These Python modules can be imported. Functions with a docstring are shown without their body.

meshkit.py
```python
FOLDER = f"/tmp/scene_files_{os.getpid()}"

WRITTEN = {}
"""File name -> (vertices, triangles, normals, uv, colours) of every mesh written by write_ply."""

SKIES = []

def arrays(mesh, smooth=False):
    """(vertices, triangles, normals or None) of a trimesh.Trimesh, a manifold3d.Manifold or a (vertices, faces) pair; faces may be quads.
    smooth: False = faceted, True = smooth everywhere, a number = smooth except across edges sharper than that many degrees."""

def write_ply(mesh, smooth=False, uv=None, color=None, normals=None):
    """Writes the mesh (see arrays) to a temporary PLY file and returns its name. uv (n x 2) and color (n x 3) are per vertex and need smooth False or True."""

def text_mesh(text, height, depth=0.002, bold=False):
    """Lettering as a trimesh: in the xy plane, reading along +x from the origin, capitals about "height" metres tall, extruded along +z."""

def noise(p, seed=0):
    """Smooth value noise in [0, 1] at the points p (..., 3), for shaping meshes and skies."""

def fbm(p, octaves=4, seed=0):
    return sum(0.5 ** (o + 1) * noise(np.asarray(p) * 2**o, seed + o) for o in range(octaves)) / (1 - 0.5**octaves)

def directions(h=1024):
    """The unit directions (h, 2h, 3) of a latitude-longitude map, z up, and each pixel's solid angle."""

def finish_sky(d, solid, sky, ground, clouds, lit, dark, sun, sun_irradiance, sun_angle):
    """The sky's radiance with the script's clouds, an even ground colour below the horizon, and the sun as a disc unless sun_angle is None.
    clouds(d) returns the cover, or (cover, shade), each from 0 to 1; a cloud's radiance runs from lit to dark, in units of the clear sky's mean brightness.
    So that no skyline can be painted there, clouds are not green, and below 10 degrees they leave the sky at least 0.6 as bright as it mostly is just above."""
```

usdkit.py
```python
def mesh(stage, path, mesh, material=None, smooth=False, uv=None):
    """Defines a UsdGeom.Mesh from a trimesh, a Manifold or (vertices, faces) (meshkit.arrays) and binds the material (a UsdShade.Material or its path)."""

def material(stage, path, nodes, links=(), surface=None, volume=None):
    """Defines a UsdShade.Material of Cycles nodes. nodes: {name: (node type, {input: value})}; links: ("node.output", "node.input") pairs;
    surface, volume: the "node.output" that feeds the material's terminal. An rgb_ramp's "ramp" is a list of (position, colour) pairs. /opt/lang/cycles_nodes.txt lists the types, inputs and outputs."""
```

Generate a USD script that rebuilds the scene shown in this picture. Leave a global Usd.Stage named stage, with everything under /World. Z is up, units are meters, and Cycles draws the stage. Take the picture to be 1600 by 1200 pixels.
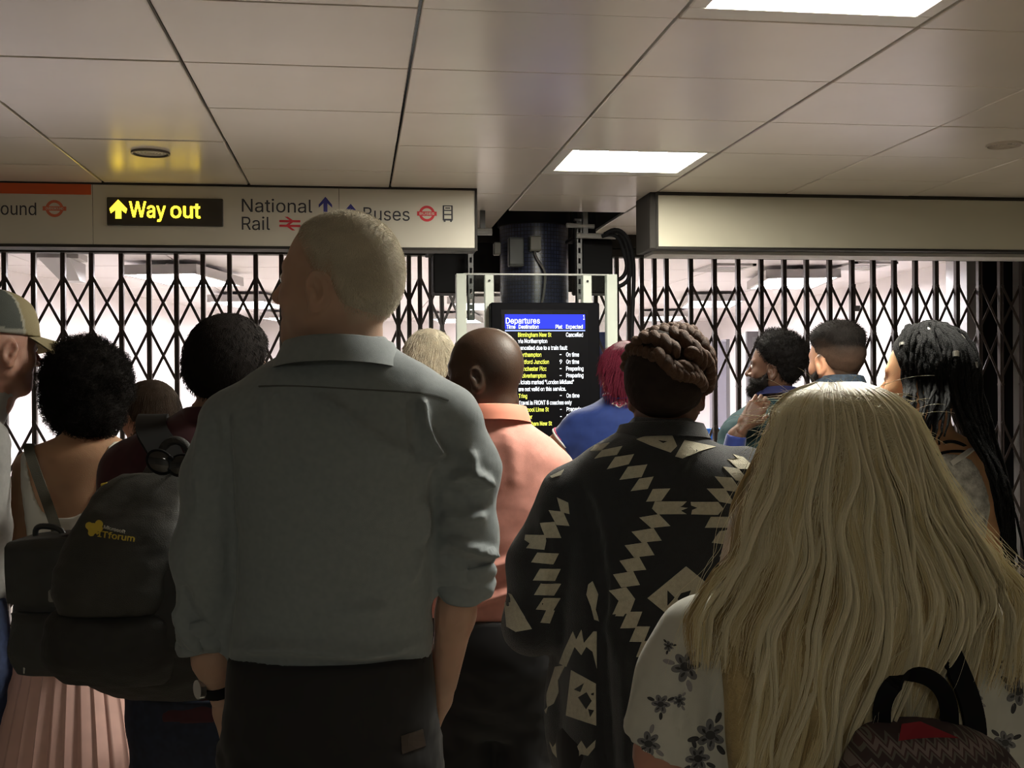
import math, random
import numpy as np, trimesh, usdkit, meshkit
from math import sin, cos, pi, atan, radians, degrees
from pxr import Usd, UsdGeom, UsdShade, UsdLux, Gf, Sdf, Vt
from shapely.geometry import Polygon, Point, LineString, box as sbox
from shapely.ops import unary_union
from shapely import affinity

stage = Usd.Stage.CreateInMemory()
UsdGeom.SetStageUpAxis(stage, 'Z'); UsdGeom.SetStageMetersPerUnit(stage, 1.0)
UsdGeom.Xform.Define(stage, '/World')
rng = np.random.default_rng(7)

# ---------------------------------------------------------------- camera, light, exposure
F = 1750.0                                   # focal length in pixels of the 1600-wide picture
EYE = np.array([0, 0, 1.58])
YAW, ROLL, PITCH = atan(242 / F), 0.007, 5 / F
_f = np.array([sin(YAW) * cos(PITCH), cos(YAW) * cos(PITCH), -sin(PITCH)])
_r = np.array([cos(YAW), -sin(YAW), 0]); _u = np.cross(_r, _f)
RIGHT, UP, FWD = _r * cos(ROLL) - _u * sin(ROLL), _u * cos(ROLL) + _r * sin(ROLL), _f
cam = UsdGeom.Camera.Define(stage, '/World/camera')
m4 = np.eye(4); m4[0, :3], m4[1, :3], m4[2, :3], m4[3, :3] = RIGHT, UP, -FWD, EYE
cam.AddTransformOp().Set(Gf.Matrix4d(*m4.ravel().tolist()))
cam.CreateFocalLengthAttr(36.0 * F / 1600); cam.CreateHorizontalApertureAttr(36.0); cam.CreateVerticalApertureAttr(27.0)
cam.CreateClippingRangeAttr(Gf.Vec2f(0.05, 100))
cam.CreateExposureAttr(0.6)
LAMP = 48.0            # radiance of the hall's ceiling lights
CONCOURSE = 25.0       # radiance of the lights beyond the gate
dome = UsdLux.DomeLight.Define(stage, '/World/sky'); dome.CreateIntensityAttr(0.004)

def ray(px, py): return FWD + RIGHT * (px - 800) / F - UP * (py - 600) / F
def P(px, py, d): return EYE + ray(px, py) * d                      # point at depth d along the view axis
def on_y(px, py, y): r = ray(px, py); return EYE + r * (y - EYE[1]) / r[1]
def on_z(px, py, z): r = ray(px, py); return EYE + r * (z - EYE[2]) / r[2]

# ---------------------------------------------------------------- helpers
used = {}
def numbered(path):
    n = used.get(path, -1) + 1; used[path] = n
    return path if n == 0 else f'{path}_{n:03d}'
def tag(prim, label=None, category=None, group=None, kind=None):
    prim = prim.GetPrim() if hasattr(prim, 'GetPrim') else prim
    for k, v in (('label', label), ('category', category), ('group', group), ('kind', kind)):
        if v: prim.SetCustomDataByKey(k, v)
    return prim
def thing(name, label=None, category=None, loc=(0, 0, 0), rotz=0, group=None, kind=None):
    x = UsdGeom.Xform.Define(stage, numbered('/World/' + name))
    x.AddTranslateOp().Set(Gf.Vec3d(*map(float, loc)))
    if rotz: x.AddRotateZOp().Set(float(rotz))
    return tag(x, label, category, group, kind)
def obj(name, mesh, mat, parent=None, smooth=False, label=None, category=None, group=None, kind=None, color=None):
    base = str(parent.GetPath()) if parent is not None else '/World'
    if color is not None:
        v, f = np.asarray(mesh[0], float), np.asarray(mesh[1], int)
        m = usdkit.mesh(stage, numbered(f'{base}/{name}'), (v, f), mat, smooth=True)
        UsdGeom.PrimvarsAPI(m).CreatePrimvar('tone', Sdf.ValueTypeNames.Color3fArray, 'vertex').Set(Vt.Vec3fArray.FromNumpy(np.asarray(color, np.float32)))
    else:
        m = usdkit.mesh(stage, numbered(f'{base}/{name}'), mesh, mat, smooth=smooth)
    return tag(m, label, category, group, kind)
def cat(*ms):
    ms = [m for m in ms if m is not None]
    return trimesh.util.concatenate(ms) if len(ms) > 1 else ms[0]
def bx(x0, x1, y0, y1, z0, z1):
    m = trimesh.creation.box([x1 - x0, y1 - y0, z1 - z0]); m.apply_translation([(x0 + x1) / 2, (y0 + y1) / 2, (z0 + z1) / 2]); return m
def bevel_box(x0, x1, y0, y1, z0, z1, b=0.003):
    import manifold3d as m3
    pts = []
    for sx, sy, sz in np.ndindex(2, 2, 2):
        c = np.array([(x0, x1)[sx], (y0, y1)[sy], (z0, z1)[sz]]); s = np.array([1 - 2 * sx, 1 - 2 * sy, 1 - 2 * sz])
        for k in range(3):
            o = np.array([b, b, b]) * s; o[k] = 0; pts.append(c + o)
    return trimesh.convex.convex_hull(np.array(pts))
def rod(a, b, r, n=10, r2=None):
    a, b = np.asarray(a, float), np.asarray(b, float); r2 = r if r2 is None else r2
    t = (b - a) / np.linalg.norm(b - a); u = np.cross(t, [0, 0, 1.0] if abs(t[2]) < .9 else [1.0, 0, 0]); u /= np.linalg.norm(u); w = np.cross(t, u)
    an = np.arange(n) * 2 * pi / n; c = np.cos(an)[:, None] * u + np.sin(an)[:, None] * w
    v = np.vstack([a + c * r, b + c * r2, [a], [b]]); f = []
    for i in range(n):
        j = (i + 1) % n; f += [[i, j, n + j], [i, n + j, n + i], [2 * n, j, i], [2 * n + 1, n + i, n + j]]
    return trimesh.Trimesh(v, f, process=False)
def strip(a, b, w, th, nrm=(0, 1, 0)):
    """flat bar from a to b, w wide, th thick along nrm"""
    a, b, nrm = np.asarray(a, float), np.asarray(b, float), np.asarray(nrm, float)
    t = (b - a) / np.linalg.norm(b - a); s = np.cross(t, nrm); s /= np.linalg.norm(s); n2 = np.cross(s, t)
    v = np.array([p + s * (i * w / 2) + n2 * (j * th / 2) for p in (a, b) for i, j in ((-1, -1), (1, -1), (1, 1), (-1, 1))])
    return trimesh.convex.convex_hull(v)
def tube(pts, r, n=8, caps=True):
    p = np.asarray(pts, float); r = np.broadcast_to(r, (len(p),)); t = np.gradient(p, axis=0); t /= np.linalg.norm(t, axis=1, keepdims=True) + 1e-12
    u = np.cross(t[0], [0, 0, 1.0] if abs(t[0][2]) < .9 else [1.0, 0, 0]); us = []
    for k in range(len(p)):
        u = u - t[k] * (u @ t[k]); u /= np.linalg.norm(u) + 1e-12; us.append(u)
    us = np.array(us); w = np.cross(t, us); an = np.arange(n) * 2 * pi / n
    v = (p[:, None] + r[:, None, None] * (np.cos(an)[None, :, None] * us[:, None] + np.sin(an)[None, :, None] * w[:, None])).reshape(-1, 3)
    f = []
    for i in range(len(p) - 1):
        for j in range(n):
            k = (j + 1) % n; f += [[i * n + j, i * n + k, (i + 1) * n + k], [i * n + j, (i + 1) * n + k, (i + 1) * n + j]]
    if caps:
        v = np.vstack([v, p[:1], p[-1:]]); L = len(v)
        for j in range(n):
            k = (j + 1) % n; f += [[L - 2, k, j], [L - 1, (len(p) - 1) * n + j, (len(p) - 1) * n + k]]
    return trimesh.Trimesh(v, f, process=False)
def spline(pts, n):
    from scipy.interpolate import CubicSpline
    p = np.asarray(pts, float); s = np.r_[0, np.cumsum(np.linalg.norm(np.diff(p, axis=0), axis=1))]
    return CubicSpline(s, p)(np.linspace(0, s[-1], n))
def plate(poly, th):
    gs = [g for g in getattr(poly, 'geoms', [poly]) if g.area > 1e-9]
    return cat(*[trimesh.creation.extrude_polygon(g, th, engine='earcut') for g in gs])
def facing(mesh, o):
    """xy drawing (z = out) -> upright, facing -y, origin at o"""
    v = np.array(mesh.vertices); w = np.stack([v[:, 0] + o[0], o[1] - v[:, 2], v[:, 1] + o[2]], 1)
    return trimesh.Trimesh(w, mesh.faces, process=False)
def text_w(s, h, width=None, th=.002, bold=False):
    m = meshkit.text_mesh(s, h, th, bold)
    if width:
        k = width / (m.bounds[1, 0] - m.bounds[0, 0]); m.apply_scale([k, 1, 1])
    m.apply_translation([-m.bounds[0, 0], 0, 0]); return m

MATS = {}
def mat(name, color, rough=.6, spec=.5, metal=0., var=0., scale=8., bump=0., bscale=60., emit=None, es=0., sheen=0., **kw):
    if name in MATS: return MATS[name]
    n = {'p': ('principled_bsdf', dict(base_color=color, roughness=rough, specular_ior_level=spec, metallic=metal, **kw))}
    l = []
    if sheen: n['p'][1].update(sheen_weight=sheen, sheen_roughness=.4)
    if emit is not None: n['p'][1].update(emission_color=emit, emission_strength=es)
    if var or bump: n['c'] = ('texture_coordinate', {})
    if var:
        n['n'] = ('noise_texture', dict(scale=scale, detail=4.)); c = np.array(color)
        n['r'] = ('rgb_ramp', {'ramp': [(.3, tuple(c * (1 - var))), (.7, tuple(np.minimum(c * (1 + var), 1)))]})
        l += [('c.object', 'n.vector'), ('n.fac', 'r.fac'), ('r.color', 'p.base_color')]
    if bump:
        n['bn'] = ('noise_texture', dict(scale=bscale, detail=3.)); n['b'] = ('bump', dict(strength=bump, distance=.01))
        l += [('c.object', 'bn.vector'), ('bn.fac', 'b.height'), ('b.normal', 'p.normal')]
    MATS[name] = usdkit.material(stage, '/World/Looks/' + name, n, l, surface='p.BSDF'); return MATS[name]
def lamp_mat(name, color, strength):
    if name not in MATS:
        MATS[name] = usdkit.material(stage, '/World/Looks/' + name, {'e': ('emission', dict(color=color, strength=strength))}, surface='e.emission')
    return MATS[name]
def tone_mat(name, rough=.5, spec=.4, sss=0., bump=0., bscale=300., sheen=0.):
    """colour from the mesh's own 'tone' primvar"""
    if name not in MATS:
        n = {'a': ('attribute', dict(attribute='tone')), 'p': ('principled_bsdf', dict(roughness=rough, specular_ior_level=spec, subsurface_weight=sss, subsurface_scale=.006, sheen_weight=sheen)), 'c': ('texture_coordinate', {}),
             'bn': ('noise_texture', dict(scale=bscale, detail=2.)), 'b': ('bump', dict(strength=bump, distance=.004))}
        MATS[name] = usdkit.material(stage, '/World/Looks/' + name, n, [('a.color', 'p.base_color'), ('c.object', 'bn.vector'), ('bn.fac', 'b.height'), ('b.normal', 'p.normal')], surface='p.BSDF')
    return MATS[name]

# ---------------------------------------------------------------- the setting
CEIL = 2.59
M_panel = mat('enamel_ceiling', (.60, .545, .48), rough=.27, spec=.62, var=.05, scale=1.7)
M_dark = mat('dark_void', (.018, .018, .020), rough=.8)
M_black = mat('black_paint', (.008, .008, .009), rough=.7, spec=.15)
M_grey = mat('grey_plastic', (.22, .23, .22), rough=.5)
M_floor = mat('floor_terrazzo', (.46, .42, .34), rough=.45, var=.25, scale=40)
M_wall = mat('hall_wall', (.34, .33, .31), rough=.5, var=.08, scale=3)
M_white = mat('concourse_white', (.84, .80, .815), rough=.5, var=.03, scale=1.5)
M_trim = mat('dark_trim', (.028, .025, .022), rough=.6, spec=.25)
M_alu = mat('pale_post', (.52, .56, .50), rough=.4)

obj('floor', bx(-5.2, 8.2, -4.3, 21, -.12, 0), M_floor, kind='structure')
obj('wall_left', bx(-5.3, -5.1, -4.3, 7.6, 0, 3.4), M_wall, kind='structure')
obj('wall_right', bx(7.1, 7.3, -4.3, 7.6, 0, 3.4), M_wall, kind='structure')
obj('wall_back', bx(-5.2, 7.2, -4.4, -4.2, 0, 3.4), M_wall, kind='structure')
ceil = tag(UsdGeom.Xform.Define(stage, '/World/ceiling'), kind='structure')
obj('void', bx(-5.2, 7.2, -4.3, 8.0, 3.2, 3.25), M_dark, ceil)
X0, DX, Y0, DY = -.54 - 6 * .7165, .7165, 3.04 - 12 * .592, .592
LIGHTS = {(8, 12): 1, (8, 15): 1, (8, 7): 1}
def col_x(i): return X0 + i * DX
def row_y(j): return Y0 + j * DY
LIGHT_CELLS = [(8, 11), (8, 15), (5, 2)]
for i in range(17):
    for j in range(20):
        if (i, j) in LIGHT_CELLS: continue
        x0, y0 = col_x(i) + .005, row_y(j) + .0015
        x1, y1 = col_x(i + 1) - .005, row_y(j + 1) - .0015
        if j == 19:
            y1 = 7.60
        if j >= 18 and i == 8: continue          # missing panels: the dark gap round the column
        if j == 18 and i == 7: pass
        dz = rng.uniform(-.0015, .0015)
        if j < 9:
            continue
        obj('panel', bevel_box(x0, x1, y0, y1, CEIL + dz, CEIL + .02 + dz, .003), M_panel, ceil)
far = []
for i in range(17):
    for j in range(9):
        if (i, j) in LIGHT_CELLS: continue
        far.append(bevel_box(col_x(i) + .005, col_x(i + 1) - .005, row_y(j) + .002, row_y(j + 1) - .002, CEIL, CEIL + .02))
obj('panel_field', cat(*far), M_panel, ceil, kind='stuff')

M_lamp = lamp_mat('hall_lamp', (1., .95, .82), LAMP)
M_frame = mat('light_frame', (.62, .60, .55), rough=.35)
lab = {(8, 11): 'nearer recessed white ceiling light cut off by the top of the picture', (8, 15): 'smaller recessed white ceiling light above the dark column'}
for (i, j) in LIGHT_CELLS:
    x0, x1, y0, y1 = col_x(i) + .006, col_x(i + 1) - .006, row_y(j) + .004, row_y(j + 1) - .004
    t = thing('ceiling_light', lab.get((i, j), 'recessed ceiling light outside the picture, behind the crowd'), 'ceiling light', ((x0 + x1) / 2, (y0 + y1) / 2, CEIL), group=None if (i, j) in lab else 'ceiling lights behind the viewpoint')
    hx, hy = (x1 - x0) / 2, (y1 - y0) / 2; iy0, iy1, ix = -hy + .018, hy - .088, hx - .05
    fr = [bevel_box(-hx, hx, -hy, iy0, 0, .05), bevel_box(-hx, hx, iy1, hy, 0, .05), bevel_box(-hx, -ix, iy0, iy1, 0, .05), bevel_box(ix, hx, iy0, iy1, 0, .05)]
    obj('frame', cat(*fr), M_frame, t)
    obj('diffuser', bx(-ix, ix, iy0, iy1, .012, .02), M_lamp if j > 5 else lamp_mat('hall_lamp_aged', (1., .95, .82), LAMP * .42), t)

M_midtrim = mat('speaker_rim', (.16, .14, .11), rough=.5)
# round speaker grilles let into the ceiling
for (cx, cy, r, l) in ((-.885, 5.06, .082, 'round speaker grille in the ceiling above the lit exit sign'), (2.78, 4.51, .075, 'round speaker grille in the ceiling at the right')):
    t = thing('ceiling_speaker', l, 'speaker', (cx, cy, CEIL - .004))
    ring = trimesh.creation.annulus(r * .90, r, .010, sections=40); ring.apply_translation([0, 0, -.002])
    obj('rim', ring, M_panel if cx > 0 else M_midtrim, t)
    parts = [trimesh.creation.annulus(q * r - .003, q * r, .004, sections=32) for q in (.25, .42, .59, .76)]
    obj('grille', cat(*parts), M_panel if cx > 0 else M_frame, t)

# bulkhead over the gates
M_soffit = mat('soffit_pale', (.5, .48, .46), rough=.5)
obj('wall_bulkhead', cat(bx(-5.2, .93, 7.62, 7.82, 2.50, 3.3), bx(1.62, 7.2, 7.62, 7.82, 2.50, 3.3), bx(.93, 1.62, 7.7, 7.82, 2.50, 3.3)), M_trim, kind='structure')

# ---------------------------------------------------------------- concourse beyond the gates
obj('wall_concourse_left', cat(trimesh.convex.convex_hull([[-3.6, 7.8, 0], [-3.8, 7.8, 0], [-1.9, 17, 0], [-2.1, 17, 0], [-3.6, 7.8, 2.8], [-3.8, 7.8, 2.8], [-1.9, 17, 2.8], [-2.1, 17, 2.8]])), M_white, kind='structure')
obj('wall_concourse_right', trimesh.convex.convex_hull([[5.0, 7.8, 0], [5.2, 7.8, 0], [6.3, 20, 0], [6.5, 20, 0], [5.0, 7.8, 2.8], [5.2, 7.8, 2.8], [6.3, 20, 2.8], [6.5, 20, 2.8]]), M_white, kind='structure')
obj('wall_concourse_end', bx(-2.2, 6.6, 19, 19.2, 0, 2.8), M_white, kind='structure')
M_cc = mat('concourse_ceiling', (.74, .70, .715), rough=.35, spec=.4)
cc = tag(UsdGeom.Xform.Define(stage, '/World/ceiling_concourse'), kind='structure')
clx = [-3.9 + 1.2 * k for k in range(9)]
FIX = [(-1.5, 10.2), (-1.2, 13.4), (1.5, 10.4), (1.5, 13.6), (1.5, 16.8), (-.9, 16.6), (4.1, 10.2), (4.25, 13.1), (4.5, 16.2)]
obj('slab', bx(-3.9, 6.9, 7.82, 19.1, 2.62, 2.7), M_cc, cc)
for i in range(9):
    for j in range(10):
        x0, y0 = clx[i], 7.84 + 1.13 * j
        obj('panel', bevel_box(x0 + .006, x0 + 1.194, y0 + .006, y0 + 1.124, 2.60, 2.618, .004), M_cc, cc)
M_clamp = lamp_mat('concourse_lamp', (1., .95, .97), CONCOURSE)
M_cframe = mat('concourse_frame', (.50, .48, .48), rough=.5)
names = {2: 'bright hall light partly hidden by the blue column, nearest of its row', 3: 'bright hall light beyond the blue column, second of its row', 4: 'farthest small bright hall light beyond the blue column', 5: 'farthest small ceiling light beyond the left gate', 0: 'large white ceiling light beyond the left gate', 1: 'small far ceiling light beyond the left gate, nearest the head of the grey-shirted man', 6: 'large white ceiling light beyond the right gate', 7: 'middle ceiling light of the row beyond the right gate', 8: 'farthest ceiling light of the row beyond the right gate'}
for k, (x, y) in enumerate(FIX):
    t = thing('concourse_light', names.get(k, 'white ceiling light of the bright hall, screened by the column and the heads'), 'ceiling light', (x, y, 2.565), rotz=-12, group=None if k in names else 'screened lights of the bright hall')
    obj('diffuser', bevel_box(-.3, .3, -.6, .6, -.075, -.06), M_clamp, t)
    obj('housing', cat(bevel_box(-.33, .33, -.63, .63, -.058, 0), bx(-.33, -.3, -.63, .63, -.08, -.05), bx(.3, .33, -.63, .63, -.08, -.05), bx(-.33, .33, .6, .63, -.08, -.05), bx(-.33, .33, -.63, -.6, -.08, -.05)), M_cframe, t)
    for sy_ in (-.4, .4): obj('stem', rod((0, sy_, 0), (0, sy_, .034), .02), M_cframe, t)
for k, (x, y) in enumerate([(3.3, 9.8), (4.5, 9.55)]):
    t = thing('ceiling_vent', ['square grey vent in the bright ceiling, left of the large right light', 'square grey vent in the bright ceiling, right of the large right light'][k], 'vent', (x, y, 2.6))
    obj('frame', cat(bx(-.2, .2, -.3, -.26, -.02, 0), bx(-.2, .2, .26, .3, -.02, 0), bx(-.2, -.17, -.3, .3, -.02, 0), bx(.17, .2, -.3, .3, -.02, 0)), M_cframe, t)
    for q in range(5): obj('slat', bx(-.17, .17, -.24 + q * .11, -.17 + q * .11, -.018, -.006), M_cframe, t)
# hanging camera unit seen under the left sign
t = thing('hanging_unit', 'grey wedge-shaped unit hanging from the bright ceiling at the left', 'ceiling unit', (-2.3, 9.2, 2.6))
obj('mount', bevel_box(-.17, .17, -.15, .15, -.05, 0), M_cframe, t)
obj('housing', trimesh.convex.convex_hull([[-.12, -.2, -.05], [.12, -.2, -.05], [-.12, .3, -.05], [.12, .3, -.05], [-.03, .1, -.2], [.12, .1, -.2], [-.03, .3, -.2], [.12, .3, -.2]]), mat('unit_grey', (.45, .44, .45), rough=.4), t)
# right hand side of the concourse
M_lilac = mat('lilac_panel', (.24, .23, .28), rough=.45)
M_midgrey = mat('mid_grey', (.13, .125, .135), rough=.5)
def wall_x(y): return 5.0 + (y - 7.8) * 1.3 / 12.2
def frame_thing(name, label, category, x0, x1, y, z0, z1, inner, w=.04):
    t = thing(name, label, category, ((x0 + x1) / 2, y, z0)); h = (x1 - x0) / 2; H = z1 - z0
    obj('frame', cat(bx(-h, h, -.03, .03, 0, w), bx(-h, h, -.03, .03, H - w, H), bx(-h, -h + w, -.03, .03, w, H - w), bx(h - w, h, -.03, .03, w, H - w)), M_midgrey, t)
    obj('panel', bx(-h + w, h - w, -.012, .02, w, H - w), inner, t)
    return t
def pxframe(name, label, category, x0, x1, y0, y1, Y, inner, w=.04, z0=None):
    a, b = on_y(x0, y0, Y), on_y(x1, y1, Y)
    return frame_thing(name, label, category, a[0], b[0], Y, b[2] if z0 is None else z0, a[2], inner, w)
M_poster1 = mat('poster_grey', (.20, .20, .21), rough=.4, var=.5, scale=2.5)
M_poster2 = mat('poster_violet', (.14, .08, .20), rough=.4, var=.7, scale=2)
pxframe('notice_frame', 'grey framed notice on the far bright wall behind the bearded man', 'notice', 1166, 1250, 518, 620, 15.5, M_poster1, .08, z0=.6)
pxframe('poster_case', 'tall poster case with violet artwork behind the man with the fade haircut', 'poster', 1336, 1392, 500, 650, 12.2, M_poster2, .07, z0=.4)
t = thing('door_pillar', 'grey vertical pillar strip in the bright hall right of the braided-bun head', 'pillar', on_y(1124, 950, 12.5) * [1, 1, 0])
obj('shaft', bevel_box(-.07, .07, -.1, .1, 0, 2.02), M_lilac, t); obj('edge', bx(.07, .11, -.1, .1, 0, 2.04), M_midgrey, t)
t = thing('door_pillar', 'pale lilac pillar in the bright hall behind the fade haircut', 'pillar', on_y(1412, 950, 11.6) * [1, 1, 0])
obj('shaft', bevel_box(-.14, .14, -.14, .14, 0, 2.2), M_lilac, t); obj('cap', bevel_box(-.3, .3, -.15, .15, 2.2, 2.25), M_midgrey, t)
t = thing('hanging_sign_frame', 'thin dark sign frame hanging in the bright hall at the right', 'sign frame', on_y(1362, 482, 11.5))
obj('bar', bx(-.2, .2, -.02, .02, -.03, .03), M_trim, t)
for s in (-.19, .19): obj('hanger', rod((s, 0, .03), (s, 0, 2.6 - t.GetAttribute('xformOp:translate').Get()[2]), .008), M_trim, t)
t = thing('exit_plate', 'small violet-grey wall sign high up at the right end of the bright hall', 'sign', on_y(1522, 436, 9.4))
obj('plate', bevel_box(-.045, .045, -.01, .01, -.05, .05), M_lilac, t); obj('bracket', rod((0, 0, .05), (0, 0, .14), .008), M_midgrey, t)
t = thing('lower_hoarding', 'bright blue low barrier glimpsed behind the gate, right of the patterned cardigan', 'barrier', on_y(1108, 950, 10.2) * [1, 1, 0])
obj('panel', bevel_box(-.22, .22, -.02, .02, .05, 1.12), mat('barrier_blue', (.03, .16, .62), rough=.4), t)
for s in (-.2, .2): obj('foot', bx(s - .03, s + .03, -.15, .15, 0, .05), M_midgrey, t)
t = thing('lower_hoarding', 'dark blue information board behind the gate beside the departure screen', 'board', on_y(938, 950, 9.6) * [1, 1, 0])
obj('panel', bevel_box(-.12, .12, -.02, .02, .25, 2.0), mat('board_blue', (.05, .07, .20), rough=.4), t)
for s in (-.1, .1): obj('leg', bx(s - .02, s + .02, -.02, .02, 0, .25), M_midgrey, t)

# dark end wall and column behind the right end of the gate
obj('wall_dark_end', bx(4.64, 7.2, 8.05, 8.25, 0, 2.6), M_black, kind='structure')
obj('trim_end_1', bx(4.56, 4.635, 7.9, 8.2, 0, 2.6), mat('steel_edge', (.55, .55, .57), rough=.25, metal=.6), kind='structure')
# ---------------------------------------------------------------- folding gates
M_gate = mat('gate_iron', (.050, .036, .032), rough=.38, spec=.6)
GY = 7.7
def gate(label, nodes, extra, zref, zs):
    x_of = lambda px: on_y(px, 450, GY)[0]
    xs = [x_of(p) for p in nodes]
    t = thing('folding_gate', label, 'gate', (xs[len(xs) // 2], GY, 0)); o = np.array([xs[len(xs) // 2], 0, 0])
    for x in xs + [x_of(p) for p in extra]:
        c = x - o[0]
        obj('bar', cat(bevel_box(c - .015, c - .0025, -.02, .02, .015, 2.46, .002), bevel_box(c + .0025, c + .015, -.02, .02, .015, 2.46, .002), bx(c - .004, c + .004, -.006, .006, .02, 2.45)), M_gate, t)
    zt = zs
    for z1, z0 in zt:
        for a, b in zip(xs[:-1], xs[1:]):
            for (p, q, y) in (((a, z1), (b, z0), -.024), ((a, z0), (b, z1), .024)):
                obj('brace', strip((p[0] - o[0], y, p[1]), (q[0] - o[0], y, q[1]) , .0175, .006), M_gate, t)
    for z in sorted({z for pair in zt for z in pair}):
        pins = [cat(rod((x - o[0], -.03, z), (x - o[0], .03, z), .013, 8)) for x in xs]
        obj('rivet_row', cat(*pins), M_gate, t, kind='stuff')
    w0, w1 = min(xs) - o[0] - .05, max(xs) - o[0] + .05
    obj('top_track', bevel_box(w0, w1, -.05, .05, 2.44, 2.495), M_trim, t)
    obj('bottom_track', bx(w0, w1, -.025, .025, 0, .014), M_trim, t)
Lz = lambda *ys: [on_y(230, y, GY)[2] for y in ys]
zl = Lz(430, 512, 596, 657, 740, 823, 884, 945)
left_nodes = [-85, -38, 7.5, 53, 99, 143.5, 190, 233, 276, 317.5, 359, 400, 440, 480, 518, 554, 588, 622, 656, 690, 723]
gate('black folding lattice gate closed across the left opening below the lettered sign', left_nodes, [639, 673], 230, [(zl[0], zl[1]), (zl[1], zl[2]), (zl[3], zl[4]), (zl[4], zl[5]), (zl[6], zl[7])])
Rz = lambda *ys: [on_y(1260, y, GY)[2] for y in ys]
zr = Rz(446, 521, 603, 664, 745, 825, 886, 940)
right_nodes = [930, 963, 1002, 1041, 1079, 1116, 1153, 1189, 1225, 1260, 1296, 1331, 1364, 1397, 1430, 1462, 1495, 1530, 1563, 1597, 1632, 1668, 1704, 1740]
gate('black folding lattice gate closed across the right opening below the blank sign', right_nodes, [982, 1022], 1260, [(zr[0], zr[1]), (zr[1], zr[2]), (zr[3], zr[4]), (zr[4], zr[5]), (zr[6], zr[7])])
# ---------------------------------------------------------------- column with its clutter
M_tile = usdkit.material(stage, '/World/Looks/column_mosaic', {
    'c': ('texture_coordinate', {}), 'x': ('separate_xyz', {}), 'at': ('math', dict(math_type='arctan2')), 'cx': ('combine_xyz', {}), 'sc': ('math', dict(math_type='multiply', value2=.24)),
    'b': ('brick_texture', dict(color1=(.022, .028, .060), color2=(.040, .050, .098), mortar=(.014, .015, .022), scale=1., mortar_size=.0025, brick_width=.024, row_height=.024, offset=0.)),
    'p': ('principled_bsdf', dict(roughness=.28, specular_ior_level=.5))},
    [('c.object', 'x.vector'), ('x.x', 'at.value1'), ('x.y', 'at.value2'), ('at.value', 'sc.value1'), ('sc.value', 'cx.x'), ('x.z', 'cx.y'), ('cx.vector', 'b.vector'), ('b.color', 'p.base_color')], surface='p.BSDF')
cx, cy = (on_y(835, 500, 7.15)[0], 7.15); CR = 55 / F * 7.15 * .985
t = thing('column', 'round column clad in dark blue mosaic behind the departure screen', 'column', (cx, cy, 0))
obj('shaft', trimesh.creation.cylinder(CR, 3.1, sections=64).apply_translation([0, 0, 1.55]), M_tile, t, smooth=40)
obj('head', trimesh.creation.cylinder(CR + .012, .5, sections=64).apply_translation([0, 0, 2.82]), M_black, t, smooth=40)
def junction(name, label, x0, x1, y0, y1, Y, m, depth=.07):
    a, b = on_y(x0, y0, Y), on_y(x1, y1, Y); w, h = (b[0] - a[0]) / 2, (a[2] - b[2]) / 2
    t = thing(name, label, 'junction box', ((a[0] + b[0]) / 2, Y, b[2]))
    obj('body', bevel_box(-w, w, 0, depth, 0, 2 * h, .006), m, t); obj('lid', bevel_box(-w * .92, w * .92, -.008, .002, 2 * h * .06, 2 * h * .94, .003), m, t)
    return t, w, h
M_box = mat('box_dark', (.055, .06, .058), rough=.5); M_box2 = mat('box_pale', (.17, .165, .14), rough=.5)
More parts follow.
